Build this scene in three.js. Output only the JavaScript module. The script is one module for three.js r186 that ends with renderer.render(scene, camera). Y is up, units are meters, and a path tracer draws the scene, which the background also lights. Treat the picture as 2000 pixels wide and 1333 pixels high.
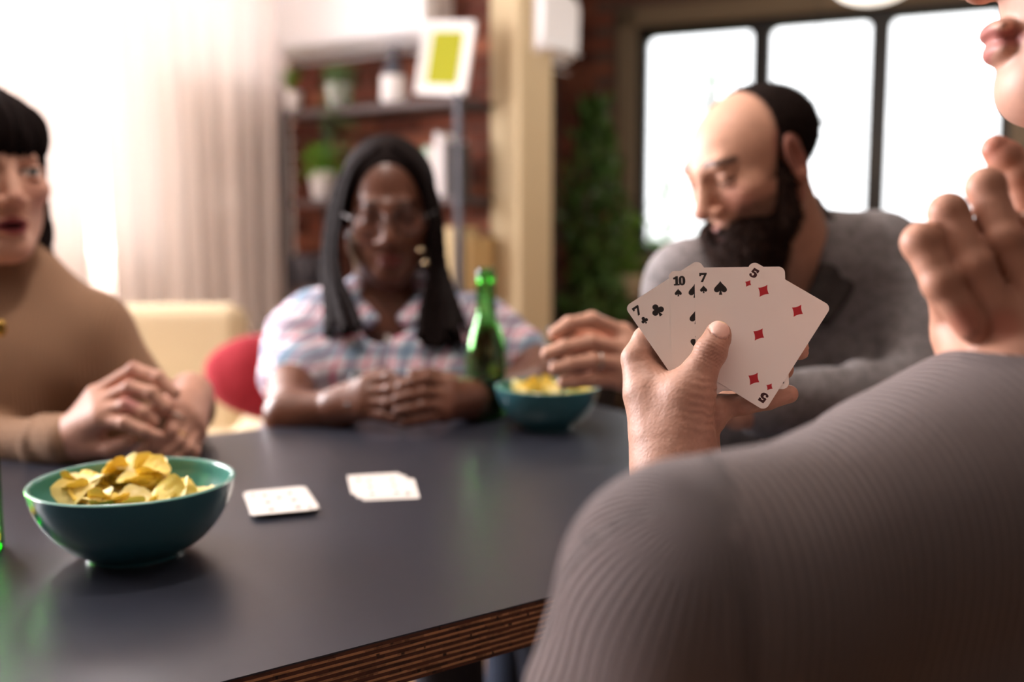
import * as THREE from 'three';
import { mergeGeometries } from 'three/addons/utils/BufferGeometryUtils.js';
import { RoundedBoxGeometry } from 'three/addons/geometries/RoundedBoxGeometry.js';
import { RectAreaLightUniformsLib } from 'three/addons/lights/RectAreaLightUniformsLib.js';
import { ImprovedNoise } from 'three/addons/math/ImprovedNoise.js';

// ---------------------------------------------------------------- camera, sky, daylight, exposure
const scene = new THREE.Scene();
const FOCAL = 1944, PITCH = Math.atan((666.5 - 450) / FOCAL), EYE = new THREE.Vector3(0, 1.043, 0);
const camera = new THREE.PerspectiveCamera(2 * Math.atan(666.5 / FOCAL) * 180 / Math.PI, 2000 / 1333, 0.02, 80);
camera.position.copy(EYE);
camera.rotation.x = -PITCH;
camera.focus = 0.69;
camera.userData.fStop = 2.8;
camera.updateMatrixWorld(true);
const renderer = new THREE.WebGLRenderer({ antialias: true });
renderer.toneMapping = THREE.LinearToneMapping;
renderer.toneMappingExposure = 1.4;
renderer.shadowMap.enabled = true;
RectAreaLightUniformsLib.init();
const SKY = 2.2;
scene.background = new THREE.Color(0.96 * SKY, 0.98 * SKY, 1.0 * SKY);

// the room: a wall of curtained windows (left), a brick wall with shelves, a brick wall with a dark framed window
const A32 = 32 * Math.PI / 180, A24 = 24 * Math.PI / 180;
const E1 = new THREE.Vector3(Math.cos(A32), 0, Math.sin(A32));      // along the shelf wall, towards the right and the viewer
const N1 = new THREE.Vector3(-Math.sin(A32), 0, Math.cos(A32));     // out of the shelf wall, into the room
const CORNER = new THREE.Vector3(-1.2, 0, -5.07);
const EL = N1.clone();                                              // along the curtain wall, from the corner towards the viewer
const NL = E1.clone();                                              // out of the curtain wall, into the room
const onLeft = (t, y, n = 0) => CORNER.clone().addScaledVector(EL, t).addScaledVector(NL, n).setY(y);
const onBack = (s, y, n = 0) => CORNER.clone().addScaledVector(E1, s).addScaledVector(N1, n).setY(y);
function daylight(name, center, toward, w, h, color, intensity) {
  const l = new THREE.RectAreaLight(color, intensity, w, h);
  l.name = name; l.position.copy(center); l.lookAt(center.clone().add(toward)); scene.add(l);
}
daylight('daylight_left_windows', onLeft(2.15, 1.80, -0.35), NL, 4.8, 1.8, 0xfdf7fb, 21);

// ---------------------------------------------------------------- helpers
let seed = 7;
const rnd = () => { seed = (seed + 0x6d2b79f5) | 0; let t = Math.imul(seed ^ (seed >>> 15), 1 | seed); t = (t + Math.imul(t ^ (t >>> 7), 61 | t)) ^ t; return ((t ^ (t >>> 14)) >>> 0) / 4294967296; };
const rr = (a, b) => a + (b - a) * rnd();
const V = (x, y, z) => new THREE.Vector3(x, y, z);
const lin = (hex) => new THREE.Color(hex);
const noiser = new ImprovedNoise();
const noise = (x, y, z) => noiser.noise(x, y, z);
// a pixel of the photograph at a distance d along the lens axis
const P = (px, py, d) => V((px - 1000) / FOCAL * d, -(py - 666.5) / FOCAL * d, -d).applyMatrix4(camera.matrixWorld);
// a pixel of the photograph on the level plane at height y
function onPlane(px, py, y) {
  const dir = P(px, py, 1).sub(EYE);
  return EYE.clone().addScaledVector(dir, (y - EYE.y) / dir.y);
}
const TOP = 0.75;
const T = (px, py, up = 0) => onPlane(px, py, TOP + up);

const taken = new Map();
function numbered(name) { const n = taken.get(name) ?? 0; taken.set(name, n + 1); return n ? name + '_' + String(n).padStart(3, '0') : name; }
function tag(o, label, category, group, kind) {
  if (label) o.userData.label = label;
  if (category) o.userData.category = category;
  if (group) o.userData.group = group;
  if (kind) o.userData.kind = kind;
  return o;
}
function thing(name, label, category, pos, turn = 0, group) {
  const o = new THREE.Group(); o.name = numbered(name); scene.add(o);
  if (pos) o.position.copy(pos);
  o.rotation.y = turn;
  return tag(o, label, category, group);
}
function mesh(name, geo, mat, parent, label) {
  const m = new THREE.Mesh(geo, mat); m.name = parent ? name : numbered(name);
  m.castShadow = m.receiveShadow = true;
  (parent || scene).add(m);
  if (label) m.userData.label = label;
  return m;
}
function struct(name, geo, mat, parent) { const m = mesh(name, geo, mat, parent); if (!parent) m.userData.kind = 'structure'; return m; }
const std = (color, roughness = 0.6, more = {}) => new THREE.MeshPhysicalMaterial({ color, roughness, ...more });
const box = (w, h, d, x = 0, y = 0, z = 0) => { const g = new THREE.BoxGeometry(w, h, d); g.translate(x, y, z); return g; };
const rbox = (w, h, d, r, x = 0, y = 0, z = 0, seg = 2) => { const g = new RoundedBoxGeometry(w, h, d, seg, r); g.translate(x, y, z); return g; };
const lathe = (pts, seg = 64) => new THREE.LatheGeometry(pts.map(([r, y]) => new THREE.Vector2(r, y)), seg);
const tube = (pts, r, seg = 40, rad = 8, closed = false) => new THREE.TubeGeometry(new THREE.CatmullRomCurve3(pts, closed), seg, r, rad, closed);
const merge = (list) => mergeGeometries(list.map((g) => { const k = g.index ? g.toNonIndexed() : g; for (const a of Object.keys(k.attributes)) if (!['position', 'normal', 'uv'].includes(a)) k.deleteAttribute(a); return k; }));
function canvasTexture(w, h, draw, srgb = true) {
  const c = document.createElement('canvas'); c.width = w; c.height = h;
  draw(c.getContext('2d'), w, h);
  const t = new THREE.CanvasTexture(c); if (srgb) t.colorSpace = THREE.SRGBColorSpace;
  t.wrapS = t.wrapT = THREE.RepeatWrapping; t.magFilter = THREE.LinearFilter; t.anisotropy = 8;
  return t;
}
function dataTexture(w, h, f, srgb = false) {
  const d = new Uint8Array(w * h * 4);
  for (let y = 0; y < h; y++) for (let x = 0; x < w; x++) { const c = f(x / w, y / h, x, y), o = (y * w + x) * 4; d[o] = c[0]; d[o + 1] = c[1]; d[o + 2] = c[2]; d[o + 3] = 255; }
  const t = new THREE.DataTexture(d, w, h); t.wrapS = t.wrapT = THREE.RepeatWrapping; t.magFilter = THREE.LinearFilter; t.minFilter = THREE.LinearMipmapLinearFilter;
  if (srgb) t.colorSpace = THREE.SRGBColorSpace; t.needsUpdate = true;
  return t;
}
// periodic value noise for computed textures
const grid = Array.from({ length: 64 * 64 }, () => rnd());
function tnoise(u, v, f) {
  const x = u * f, y = v * f, ix = Math.floor(x), iy = Math.floor(y), a = x - ix, b = y - iy, s = a * a * (3 - 2 * a), t = b * b * (3 - 2 * b);
  const g = (i, j) => grid[((j % f + f) % f % 64) * 64 + ((i % f + f) % f % 64)];
  return (g(ix, iy) * (1 - s) + g(ix + 1, iy) * s) * (1 - t) + (g(ix, iy + 1) * (1 - s) + g(ix + 1, iy + 1) * s) * t;
}

// ---------------------------------------------------------------- shapes from distance fields (people, hair, clothes)
class Field {
  constructor() { this.ops = []; this.warp = null; }
  _push(o) { this.ops.push(o); return this; }
  cone(a, b, r1, r2 = r1, k = 0.012, sub = false) {
    const ab = b.clone().sub(a), c = a.clone().add(b).multiplyScalar(0.5);
    return this._push({ t: 0, ax: a.x, ay: a.y, az: a.z, bx: ab.x, by: ab.y, bz: ab.z, q: 1 / Math.max(1e-9, ab.lengthSq()), r1, dr: r2 - r1, k, sub, cx: c.x, cy: c.y, cz: c.z, R: ab.length() / 2 + Math.max(r1, r2) });
  }
  chain(pts, rs, k = 0.012) {   // tapered limb through several joints, one shape
    const t = new Field(); for (let i = 0; i + 1 < pts.length; i++) t.cone(pts[i], pts[i + 1], rs[i], rs[i + 1], 1e-6);
    const b = t.bounds(0), c = b.getCenter(V()), R = b.getSize(V()).length() / 2;
    return this._push({ t: 2, segs: t.ops, k, sub: false, cx: c.x, cy: c.y, cz: c.z, R });
  }
  ell(c, r, q, k = 0.012, sub = false) {
    const m = new THREE.Matrix3().setFromMatrix4(new THREE.Matrix4().makeRotationFromQuaternion((q || new THREE.Quaternion()).clone().invert())).elements;
    return this._push({ t: 1, cx: c.x, cy: c.y, cz: c.z, m, rx: r[0], ry: r[1], rz: r[2], k, sub, R: Math.max(...r) });
  }
  d(x, y, z) {
    let d = 1e3;
    for (const o of this.ops) {
      const ex = x - o.cx, ey = y - o.cy, ez = z - o.cz, far = Math.sqrt(ex * ex + ey * ey + ez * ez) - o.R;
      let e;
      if (o.sub) { if (far > o.k - d && far > 0.5 * o.k) continue; } else if (far > d + o.k) continue;
      if (o.t === 0) {
        const px = x - o.ax, py = y - o.ay, pz = z - o.az;
        let t = (px * o.bx + py * o.by + pz * o.bz) * o.q; t = t < 0 ? 0 : t > 1 ? 1 : t;
        const qx = px - o.bx * t, qy = py - o.by * t, qz = pz - o.bz * t;
        e = Math.sqrt(qx * qx + qy * qy + qz * qz) - (o.r1 + o.dr * t);
      } else if (o.t === 2) {
        e = 1e3;
        for (const g of o.segs) {
          const px = x - g.ax, py = y - g.ay, pz = z - g.az;
          let t = (px * g.bx + py * g.by + pz * g.bz) * g.q; t = t < 0 ? 0 : t > 1 ? 1 : t;
          const qx = px - g.bx * t, qy = py - g.by * t, qz = pz - g.bz * t, w = Math.sqrt(qx * qx + qy * qy + qz * qz) - (g.r1 + g.dr * t);
          const h = Math.max(0.002 - Math.abs(e - w), 0) / 0.002; e = Math.min(e, w) - h * h * 0.0005;
        }
      } else {
        const m = o.m, lx = m[0] * ex + m[3] * ey + m[6] * ez, ly = m[1] * ex + m[4] * ey + m[7] * ez, lz = m[2] * ex + m[5] * ey + m[8] * ez;
        const ax = lx / o.rx, ay = ly / o.ry, az = lz / o.rz, k0 = Math.sqrt(ax * ax + ay * ay + az * az);
        const bx = ax / o.rx, by = ay / o.ry, bz = az / o.rz, k1 = Math.sqrt(bx * bx + by * by + bz * bz);
        e = k1 < 1e-9 ? -Math.min(o.rx, o.ry, o.rz) : k0 * (k0 - 1) / k1;
      }
      if (o.sub) { const h = Math.max(o.k - Math.abs(d + e), 0) / o.k; d = Math.max(d, -e) + h * h * o.k * 0.25; }
      else { const h = Math.max(o.k - Math.abs(d - e), 0) / o.k; d = Math.min(d, e) - h * h * o.k * 0.25; }
    }
    return this.warp ? this.warp(d, x, y, z) : d;
  }
  bounds(pad = 0.03) {
    const b = new THREE.Box3();
    for (const o of this.ops) if (!o.sub) b.expandByPoint(V(o.cx - o.R, o.cy - o.R, o.cz - o.R)).expandByPoint(V(o.cx + o.R, o.cy + o.R, o.cz + o.R));
    return b.expandByScalar(pad);
  }
}
// surface nets over a block grid; returns a geometry with normals, colours and uv when asked for
function skinOf(field, h, { box3, color, uv, keep } = {}) {
  const b = box3 || field.bounds(), f = (x, y, z) => field.d(x, y, z);
  const nx = Math.ceil((b.max.x - b.min.x) / h) + 1, ny = Math.ceil((b.max.y - b.min.y) / h) + 1, nz = Math.ceil((b.max.z - b.min.z) / h) + 1;
  const val = new Float32Array(nx * ny * nz).fill(1), B = 6, far = Math.sqrt(3) * B / 2 * h * 1.25 + 2 * h;
  for (let bz = 0; bz < nz; bz += B) for (let by = 0; by < ny; by += B) for (let bx = 0; bx < nx; bx += B) {
    const c = f(b.min.x + (bx + B / 2) * h, b.min.y + (by + B / 2) * h, b.min.z + (bz + B / 2) * h), skip = Math.abs(c) > far;
    for (let k = bz; k < Math.min(bz + B, nz); k++) for (let j = by; j < Math.min(by + B, ny); j++) for (let i = bx; i < Math.min(bx + B, nx); i++)
      val[(k * ny + j) * nx + i] = skip ? c : f(b.min.x + i * h, b.min.y + j * h, b.min.z + k * h);
  }
  const pos = [], nor = [], col = [], uvs = [], idx = [], at = new Int32Array(nx * ny * nz).fill(-1), e = h * 0.5;
  const off = [0, 1, nx, nx + 1, nx * ny, nx * ny + 1, nx * ny + nx, nx * ny + nx + 1];
  const edges = [[0, 1], [2, 3], [4, 5], [6, 7], [0, 2], [1, 3], [4, 6], [5, 7], [0, 4], [1, 5], [2, 6], [3, 7]];
  for (let k = 0; k + 1 < nz; k++) for (let j = 0; j + 1 < ny; j++) for (let i = 0; i + 1 < nx; i++) {
    const o = (k * ny + j) * nx + i;
    let neg = 0; for (let c = 0; c < 8; c++) if (val[o + off[c]] < 0) neg++;
    if (neg === 0 || neg === 8) continue;
    let x = 0, y = 0, z = 0, n = 0;
    for (const [p, q] of edges) {
      const a = val[o + off[p]], c = val[o + off[q]];
      if ((a < 0) === (c < 0)) continue;
      const t = a / (a - c);
      x += (p & 1) + t * ((q & 1) - (p & 1)); y += ((p >> 1) & 1) + t * (((q >> 1) & 1) - ((p >> 1) & 1)); z += (p >> 2) + t * ((q >> 2) - (p >> 2)); n++;
    }
    x = b.min.x + (i + x / n) * h; y = b.min.y + (j + y / n) * h; z = b.min.z + (k + z / n) * h;
    let gx, gy, gz;
    for (let s = 0; s < 2; s++) {
      gx = f(x + e, y, z) - f(x - e, y, z); gy = f(x, y + e, z) - f(x, y - e, z); gz = f(x, y, z + e) - f(x, y, z - e);
      const l = Math.hypot(gx, gy, gz) || 1; gx /= l; gy /= l; gz /= l;
      if (s === 0) { const d = Math.max(-0.6 * h, Math.min(0.6 * h, f(x, y, z))); x -= gx * d; y -= gy * d; z -= gz * d; }
    }
    at[o] = pos.length / 3; pos.push(x, y, z); nor.push(gx, gy, gz);
    if (color) { const c = color(x, y, z, gx, gy, gz); col.push(c.r, c.g, c.b); }
    if (uv) { const c = uv(x, y, z, gx, gy, gz); uvs.push(c[0], c[1]); }
  }
  const quad = (a, c, d, g, flip) => { if (a < 0 || c < 0 || d < 0 || g < 0) return; if (flip) idx.push(a, d, c, a, g, d); else idx.push(a, c, d, a, d, g); };
  for (let k = 1; k + 1 < nz; k++) for (let j = 1; j + 1 < ny; j++) for (let i = 1; i + 1 < nx; i++) {
    const o = (k * ny + j) * nx + i, s = val[o] < 0;
    if (s !== (val[o + 1] < 0)) quad(at[o - nx - nx * ny], at[o - nx * ny], at[o], at[o - nx], !s);
    if (s !== (val[o + nx] < 0)) quad(at[o - 1 - nx * ny], at[o - 1], at[o], at[o - nx * ny], !s);
    if (s !== (val[o + nx * ny] < 0)) quad(at[o - 1 - nx], at[o - nx], at[o], at[o - 1], !s);
  }
  let index = idx;
  if (keep) { index = []; for (let t = 0; t < idx.length; t += 3) { const a = idx[t] * 3; if (keep(pos[a], pos[a + 1], pos[a + 2])) index.push(idx[t], idx[t + 1], idx[t + 2]); } }
  const g = new THREE.BufferGeometry();
  g.setAttribute('position', new THREE.Float32BufferAttribute(pos, 3));
  g.setAttribute('normal', new THREE.Float32BufferAttribute(nor, 3));
  if (color) g.setAttribute('color', new THREE.Float32BufferAttribute(col, 3));
  if (uv) g.setAttribute('uv', new THREE.Float32BufferAttribute(uvs, 2));
  g.setIndex(index);
  return g;
}

// ---------------------------------------------------------------- the room
const W0 = V(0.79, 0, -6.4), E2 = V(Math.cos(A24), 0, Math.sin(A24)), N2 = V(-Math.sin(A24), 0, Math.cos(A24));
const onWin = (s, y, n = 0) => W0.clone().addScaledVector(E2, s).addScaledVector(N2, n).setY(y);
const CEIL = 3.0;
// a slab between two lengths along a wall, two heights and two depths; uv in metres
function slabOn(fn, along, normal, s0, s1, y0, y1, n0, n1) {
  const g = new THREE.BoxGeometry(s1 - s0, y1 - y0, n1 - n0), p = g.attributes.position, n = g.attributes.normal, uv = g.attributes.uv;
  for (let i = 0; i < p.count; i++) {
    const s = p.getX(i) + (s0 + s1) / 2, y = p.getY(i) + (y0 + y1) / 2, d = p.getZ(i) + (n0 + n1) / 2;
    uv.setXY(i, Math.abs(n.getX(i)) > 0.5 ? d : s, Math.abs(n.getY(i)) > 0.5 ? d : y);
    const w = fn(s, y, d); p.setXYZ(i, w.x, w.y, w.z);
    const q = along.clone().multiplyScalar(n.getX(i)).addScaledVector(normal, n.getZ(i)); n.setXYZ(i, q.x, n.getY(i), q.z);
  }
  // along x up points against the wall's normal here, so turn the faces round where the basis is left-handed
  if (along.clone().cross(V(0, 1, 0)).dot(normal) < 0) { const ix = g.index.array; for (let i = 0; i < ix.length; i += 3) { const t = ix[i]; ix[i] = ix[i + 1]; ix[i + 1] = t; } }
  return g;
}
const slabL = (...a) => slabOn(onLeft, EL, NL, ...a), slabB = (...a) => slabOn(onBack, E1, N1, ...a), slabW = (...a) => slabOn(onWin, E2, N2, ...a);

const plasterTex = dataTexture(256, 256, (u, v) => { const n = 236 + 14 * (tnoise(u, v, 8) - 0.5) + 10 * (tnoise(u, v, 32) - 0.5); return [n, n, n]; }, true);
const plaster = std(0xf3e6dc, 0.9, { map: plasterTex });
const mortar = std(0x6f5449, 0.95);
const whiteCeil = std(0xe4dfd8, 0.95);
const creamPaint = std(0xc3b08c, 0.75);

// floor: pale oak boards, laid as a material (the boards cannot be told apart in the photograph)
const oakTex = canvasTexture(1024, 1024, (c, w, h) => {
  for (let i = 0; i < 8; i++) {
    const k = 0.93 + 0.12 * rnd();
    c.fillStyle = `rgb(${176 * k | 0},${136 * k | 0},${98 * k | 0})`; c.fillRect(0, i * h / 8, w, h / 8);
    for (let j = 0; j < 70; j++) { c.strokeStyle = `rgba(120,85,55,${0.05 + 0.1 * rnd()})`; c.lineWidth = 0.6 + 1.6 * rnd(); c.beginPath(); const y = (i + rnd()) * h / 8; c.moveTo(0, y); c.bezierCurveTo(w * 0.3, y + rr(-6, 6), w * 0.6, y + rr(-6, 6), w, y); c.stroke(); }
    c.fillStyle = 'rgba(90,62,40,0.8)'; c.fillRect(0, i * h / 8, w, 2);
  }
});
const floorGeo = box(14, 0.2, 14, 0, -0.1, 0); floorGeo.translate(0.8, 0, -1.5);
{ const p = floorGeo.attributes.position, uv = floorGeo.attributes.uv; for (let i = 0; i < p.count; i++) uv.setXY(i, p.getX(i) / 1.2, p.getZ(i) / 1.2); }
struct('floor', floorGeo, std(0xffffff, 0.45, { map: oakTex }));
const ceilGeo = box(14, 0.2, 14, 0.8, CEIL + 0.1, -1.5);
struct('ceiling', ceilGeo, whiteCeil);

// brick: pieces shared by both brick walls
const brickTints = [0x7d4534, 0x8a4d39, 0x6d3a2c, 0x965a42, 0x74402f, 0x603226];
const grit = dataTexture(128, 128, (u, v) => { const n = 255 * (0.55 + 0.35 * (tnoise(u, v, 32) - 0.5) + 0.3 * (tnoise(u, v, 64) - 0.5)); return [n, n, n]; });
const brickMats = brickTints.map((c) => std(c, 0.9, { bumpMap: grit, bumpScale: 0.002 }));
const BL = 0.215, BH = 0.065, JOINT = 0.012, brickGeo = rbox(BL, BH, 0.02, 0.004, 0, 0, 0, 1);
function layBricks(wall, fn, angle, s0, s1, y0, y1, allowed) {
  let k = 0;
  for (let row = 0; y0 + row * (BH + JOINT) < y1; row++) for (let i = 0; ; i++) {
    const s = s0 + BL / 2 + i * (BL + JOINT) - (row % 2 ? (BL + JOINT) / 2 : 0), y = y0 + BH / 2 + row * (BH + JOINT);
    if (s - BL / 2 > s1) break;
    if (s + BL / 2 < s0 || !allowed(s, y)) continue;
    const b = mesh('brick', brickGeo, brickMats[Math.floor(rnd() * brickMats.length)], wall);
    b.position.copy(fn(s, y, 0.004 + 0.003 * rnd())); b.rotation.y = -angle; k++;
  }
  return k;
}

// wall behind the shelves
const sBackAt = (px) => { const d = P(px, 450, 1).sub(EYE), k = (CORNER.x * N1.x + CORNER.z * N1.z) / (d.x * N1.x + d.z * N1.z); return (d.x * k - CORNER.x) * E1.x + (d.z * k - CORNER.z) * E1.z; };
const SEND = sBackAt(1015);
const shelfWall = struct('wall_back', slabB(-0.2, SEND, 0, CEIL, -0.25, 0), mortar);
const bricksA = layBricks(shelfWall, onBack, A32, 0.02, SEND - 0.12, 0.72, 2.28, () => true);
// wall with the dark window
const sAt = (px) => { const d = P(px, 450, 1).sub(EYE); // along the wall where that column of the photograph meets it
  const den = d.x * N2.x + d.z * N2.z, k = (W0.x * N2.x + W0.z * N2.z) / den; return (d.x * k - W0.x) * E2.x + (d.z * k - W0.z) * E2.z; };
const winL = sAt(1240), winM1 = sAt(1475), winM2 = sAt(1704), winR = sAt(1704) + (winM2 - winM1) * 1.02, WB = 0.885, WT = 2.30;
const winWall = struct('wall_window', merge([
  slabW(-1.6, winL, 0, CEIL, -0.25, 0), slabW(winR, 2.9, 0, CEIL, -0.25, 0), slabW(winL, winR, 0, WB, -0.25, 0), slabW(winL, winR, WT, CEIL, -0.25, 0)]), mortar);
const bricksB = layBricks(winWall, onWin, A24, -0.95, 2.3, 0.72, 2.72, (s, y) => (s < winL - 0.16 && y < 2.65) || (y > WT + 0.16 && s < winR) || (y < WB - 0.09 && y > 0.72 && s < 0.55));
// window casing, dark frame, panes
const casing = std(0x8d7c64, 0.7), darkMetal = std(0x1d1a18, 0.45);
const win1 = struct('window_1', merge([slabW(winL - 0.12, winL, WB - 0.06, WT + 0.12, -0.1, 0.035), slabW(winL - 0.12, winR + 0.12, WT, WT + 0.12, -0.1, 0.035), slabW(winR, winR + 0.12, WB - 0.06, WT + 0.12, -0.1, 0.035), slabW(winL - 0.14, winR + 0.14, WB - 0.06, WB, -0.1, 0.12)]), casing);
function paneFrame(s0, s1, bw) {
  const sh = new THREE.Shape(), hole = new THREE.Path(), y0 = WB, y1 = WT, a = s0 + bw, c = s1 - bw, d = y0 + bw, e = y1 - bw, r = 0.05;
  sh.moveTo(s0, y0); sh.lineTo(s1, y0); sh.lineTo(s1, y1); sh.lineTo(s0, y1);
  hole.moveTo(a + r, d); hole.lineTo(c - r, d); hole.quadraticCurveTo(c, d, c, d + r); hole.lineTo(c, e - r); hole.quadraticCurveTo(c, e, c - r, e); hole.lineTo(a + r, e); hole.quadraticCurveTo(a, e, a, e - r); hole.lineTo(a, d + r); hole.quadraticCurveTo(a, d, a + r, d);
  sh.holes.push(hole);
  const g = new THREE.ExtrudeGeometry(sh, { depth: 0.06, bevelEnabled: false });
  const m = new THREE.Matrix4().makeBasis(E2, V(0, 1, 0), N2).setPosition(onWin(0, 0, -0.1)); g.applyMatrix4(m);
  return g;
}
const paneGlass = new THREE.MeshPhysicalMaterial({ color: 0xffffff, roughness: 0.02, transmission: 1, thickness: 0, ior: 1.45 });
for (const [a, c] of [[winL, winM1], [winM1, winM2], [winM2, winR]]) {
  const fr = mesh('window_frame', paneFrame(a, c, 0.055), darkMetal, win1);
  mesh('pane', slabW(a + 0.03, c - 0.03, WB + 0.03, WT - 0.03, -0.072, -0.068), paneGlass, fr);
}
// the curtained window wall: a pier beside the corner, low walls, a band above
const LW = 4.4, SILL = 0.94, PIER = 0.76, PIERTOP = 1.76, HEAD = 2.62;
const leftWall = struct('wall_left', merge([slabL(-0.25, PIER, 0, PIERTOP, -0.17, 0), slabL(PIER, LW, 0, SILL, -0.17, 0), slabL(-0.25, LW, HEAD, CEIL, -0.17, 0), slabL(LW, LW + 3.0, 0, CEIL, -0.25, 0)]), plaster);
const whiteFrame = std(0xf2efe9, 0.5);
const win2 = struct('window_2', merge([slabL(0, LW, HEAD - 0.05, HEAD, -0.16, -0.1), slabL(PIER, LW, SILL, SILL + 0.05, -0.16, -0.1)]), whiteFrame);
const lefts = [0, PIER, 1.9, 3.15, LW];
for (let i = 0; i < lefts.length; i++) mesh('window_frame', slabL(lefts[i] - (i ? 0.03 : 0), lefts[i] + 0.03, i ? SILL : PIERTOP, HEAD, -0.16, -0.1), whiteFrame, win2);
for (let i = 0; i + 1 < lefts.length; i++) mesh('pane', slabL(lefts[i] + 0.03, lefts[i + 1] - 0.03, i ? SILL + 0.05 : PIERTOP, HEAD - 0.05, -0.132, -0.128), paneGlass, win2);
// the walls behind the viewer close the room
const behind = std(0x2a1e19, 0.9);
const far1 = onLeft(LW + 3.0, 0), right1 = onWin(2.75, 0);
function wallBetween(name, a, c, m) {
  const len = a.distanceTo(c), dir = c.clone().sub(a).normalize(), g = box(len, CEIL, 0.2, 0, CEIL / 2, 0);
  const o = struct(name, g, m); o.position.copy(a).add(c).multiplyScalar(0.5).setY(0); o.rotation.y = Math.atan2(-dir.z, dir.x);
}
const back1 = V(1.95, 0, 1.3);
wallBetween('wall_right', right1, back1, behind);
wallBetween('wall_return', onBack(SEND, 0, -0.12), onWin(-1.25, 0, -0.1), behind);
wallBetween('wall_front', back1, far1, behind);

// baseboards
struct('baseboard_back', slabB(0, SEND, 0, 0.1, 0, 0.018), std(0x5b4636, 0.6));

// sheer curtains: pleated cloth in two panels that leave a gap
const sheer = new THREE.MeshPhysicalMaterial({ color: 0xf8efe9, roughness: 1, transmission: 0.032, thickness: 0, ior: 1.1, side: THREE.DoubleSide });
function curtain(t0top, t0low, t1top, t1low, pleats, label) {
  const nu = pleats * 10, nv = 14, g = new THREE.PlaneGeometry(1, 1, nu, nv), p = g.attributes.position, ph = rr(0, 6);
  for (let i = 0; i < p.count; i++) {
    const u = p.getX(i) + 0.5, v = 0.5 - p.getY(i), t = (t0top + (t1top - t0top) * u) * (1 - v) + (t0low + (t1low - t0low) * u) * v;
    const w = onLeft(t, 2.8 - v * 2.78, 0.12 + 0.022 * Math.sin(u * pleats * 6.2832 + ph + 0.6 * Math.sin(v * 3 + u * 9)) + 0.012 * Math.sin(u * pleats * 2.3 + 1));
    p.setXYZ(i, w.x, w.y, w.z);
  }
  g.computeVertexNormals();
  return tag(mesh('curtain', g, sheer), label, 'curtain');
}
curtain(-0.02, 0.02, 1.11, 1.02, 9, 'sheer cream curtain panel hanging beside the bookshelf corner');
curtain(1.19, 1.12, 1.95, 1.9, 8, 'sheer cream curtain panel behind the person in the tan sweater');
tag(mesh('curtain_rod', (() => { const g = new THREE.CylinderGeometry(0.012, 0.012, LW, 12); g.rotateZ(Math.PI / 2); return g; })(), std(0xcfc7bb, 0.35, { metalness: 0.6 })), 'thin metal curtain rod above the sheer curtains', 'curtain rod');
{ const r = scene.children[scene.children.length - 1]; r.position.copy(onLeft(LW / 2, 2.81, 0.12)); r.rotation.y = Math.atan2(-EL.z, EL.x); }

// cream pillar standing in front of the shelf wall's end
const pillarAt = P(1018, 450, 4.25);
const pil = struct('pillar', rbox(0.19, CEIL - 0.002, 0.19, 0.012, 0, CEIL / 2, 0), creamPaint); pil.position.set(pillarAt.x, 0, pillarAt.z); pil.rotation.y = 0.72;

// air conditioners
const acWhite = std(0xeeeef0, 0.35), acGrey = std(0xb9b6b4, 0.5);
function airConditioner(label, pos, turn, w = 0.82) {
  const t = thing('air_conditioner', label, 'air conditioner', pos, turn), sh = new THREE.Shape();
  sh.moveTo(0, 0.29); sh.lineTo(0.15, 0.29); sh.quadraticCurveTo(0.205, 0.285, 0.21, 0.22); sh.lineTo(0.205, 0.075); sh.quadraticCurveTo(0.19, 0.02, 0.13, 0.008); sh.lineTo(0, 0);
  const g = new THREE.ExtrudeGeometry(sh, { depth: w - 0.03, bevelEnabled: true, bevelSize: 0.008, bevelThickness: 0.015, bevelSegments: 2 }); g.translate(0, 0, -(w - 0.03) / 2); g.rotateY(-Math.PI / 2);
  mesh('body', g, acWhite, t);
  const v = mesh('vent', box(w * 0.84, 0.006, 0.05, 0, 0.006, 0.155), acGrey, t); v.rotation.x = 0.25;
  mesh('flap', rbox(w * 0.84, 0.008, 0.06, 0.003, 0, 0.035, 0.205), acWhite, t);
  return t;
}
{ // above the shelves, its lower edge runs through the columns 600 and 890
  const d1 = P(600, 450, 1).sub(EYE), s1 = (() => { const k = (CORNER.x * N1.x + CORNER.z * N1.z) / (d1.x * N1.x + d1.z * N1.z); return (d1.x * k - CORNER.x) * E1.x + (d1.z * k - CORNER.z) * E1.z; })();
  airConditioner('long white air conditioner on the brick wall above the bookshelf', onBack(s1 + 0.47, 1.84, 0.012), -A32, 0.86);
  const q = P(1005, 118, 4.2); airConditioner('white air conditioner seen end on beside the cream pillar', V(q.x + 0.02, q.y, q.z - 0.1), 1.0, 0.3);
}
console.log('bricks', bricksA, bricksB);

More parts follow.
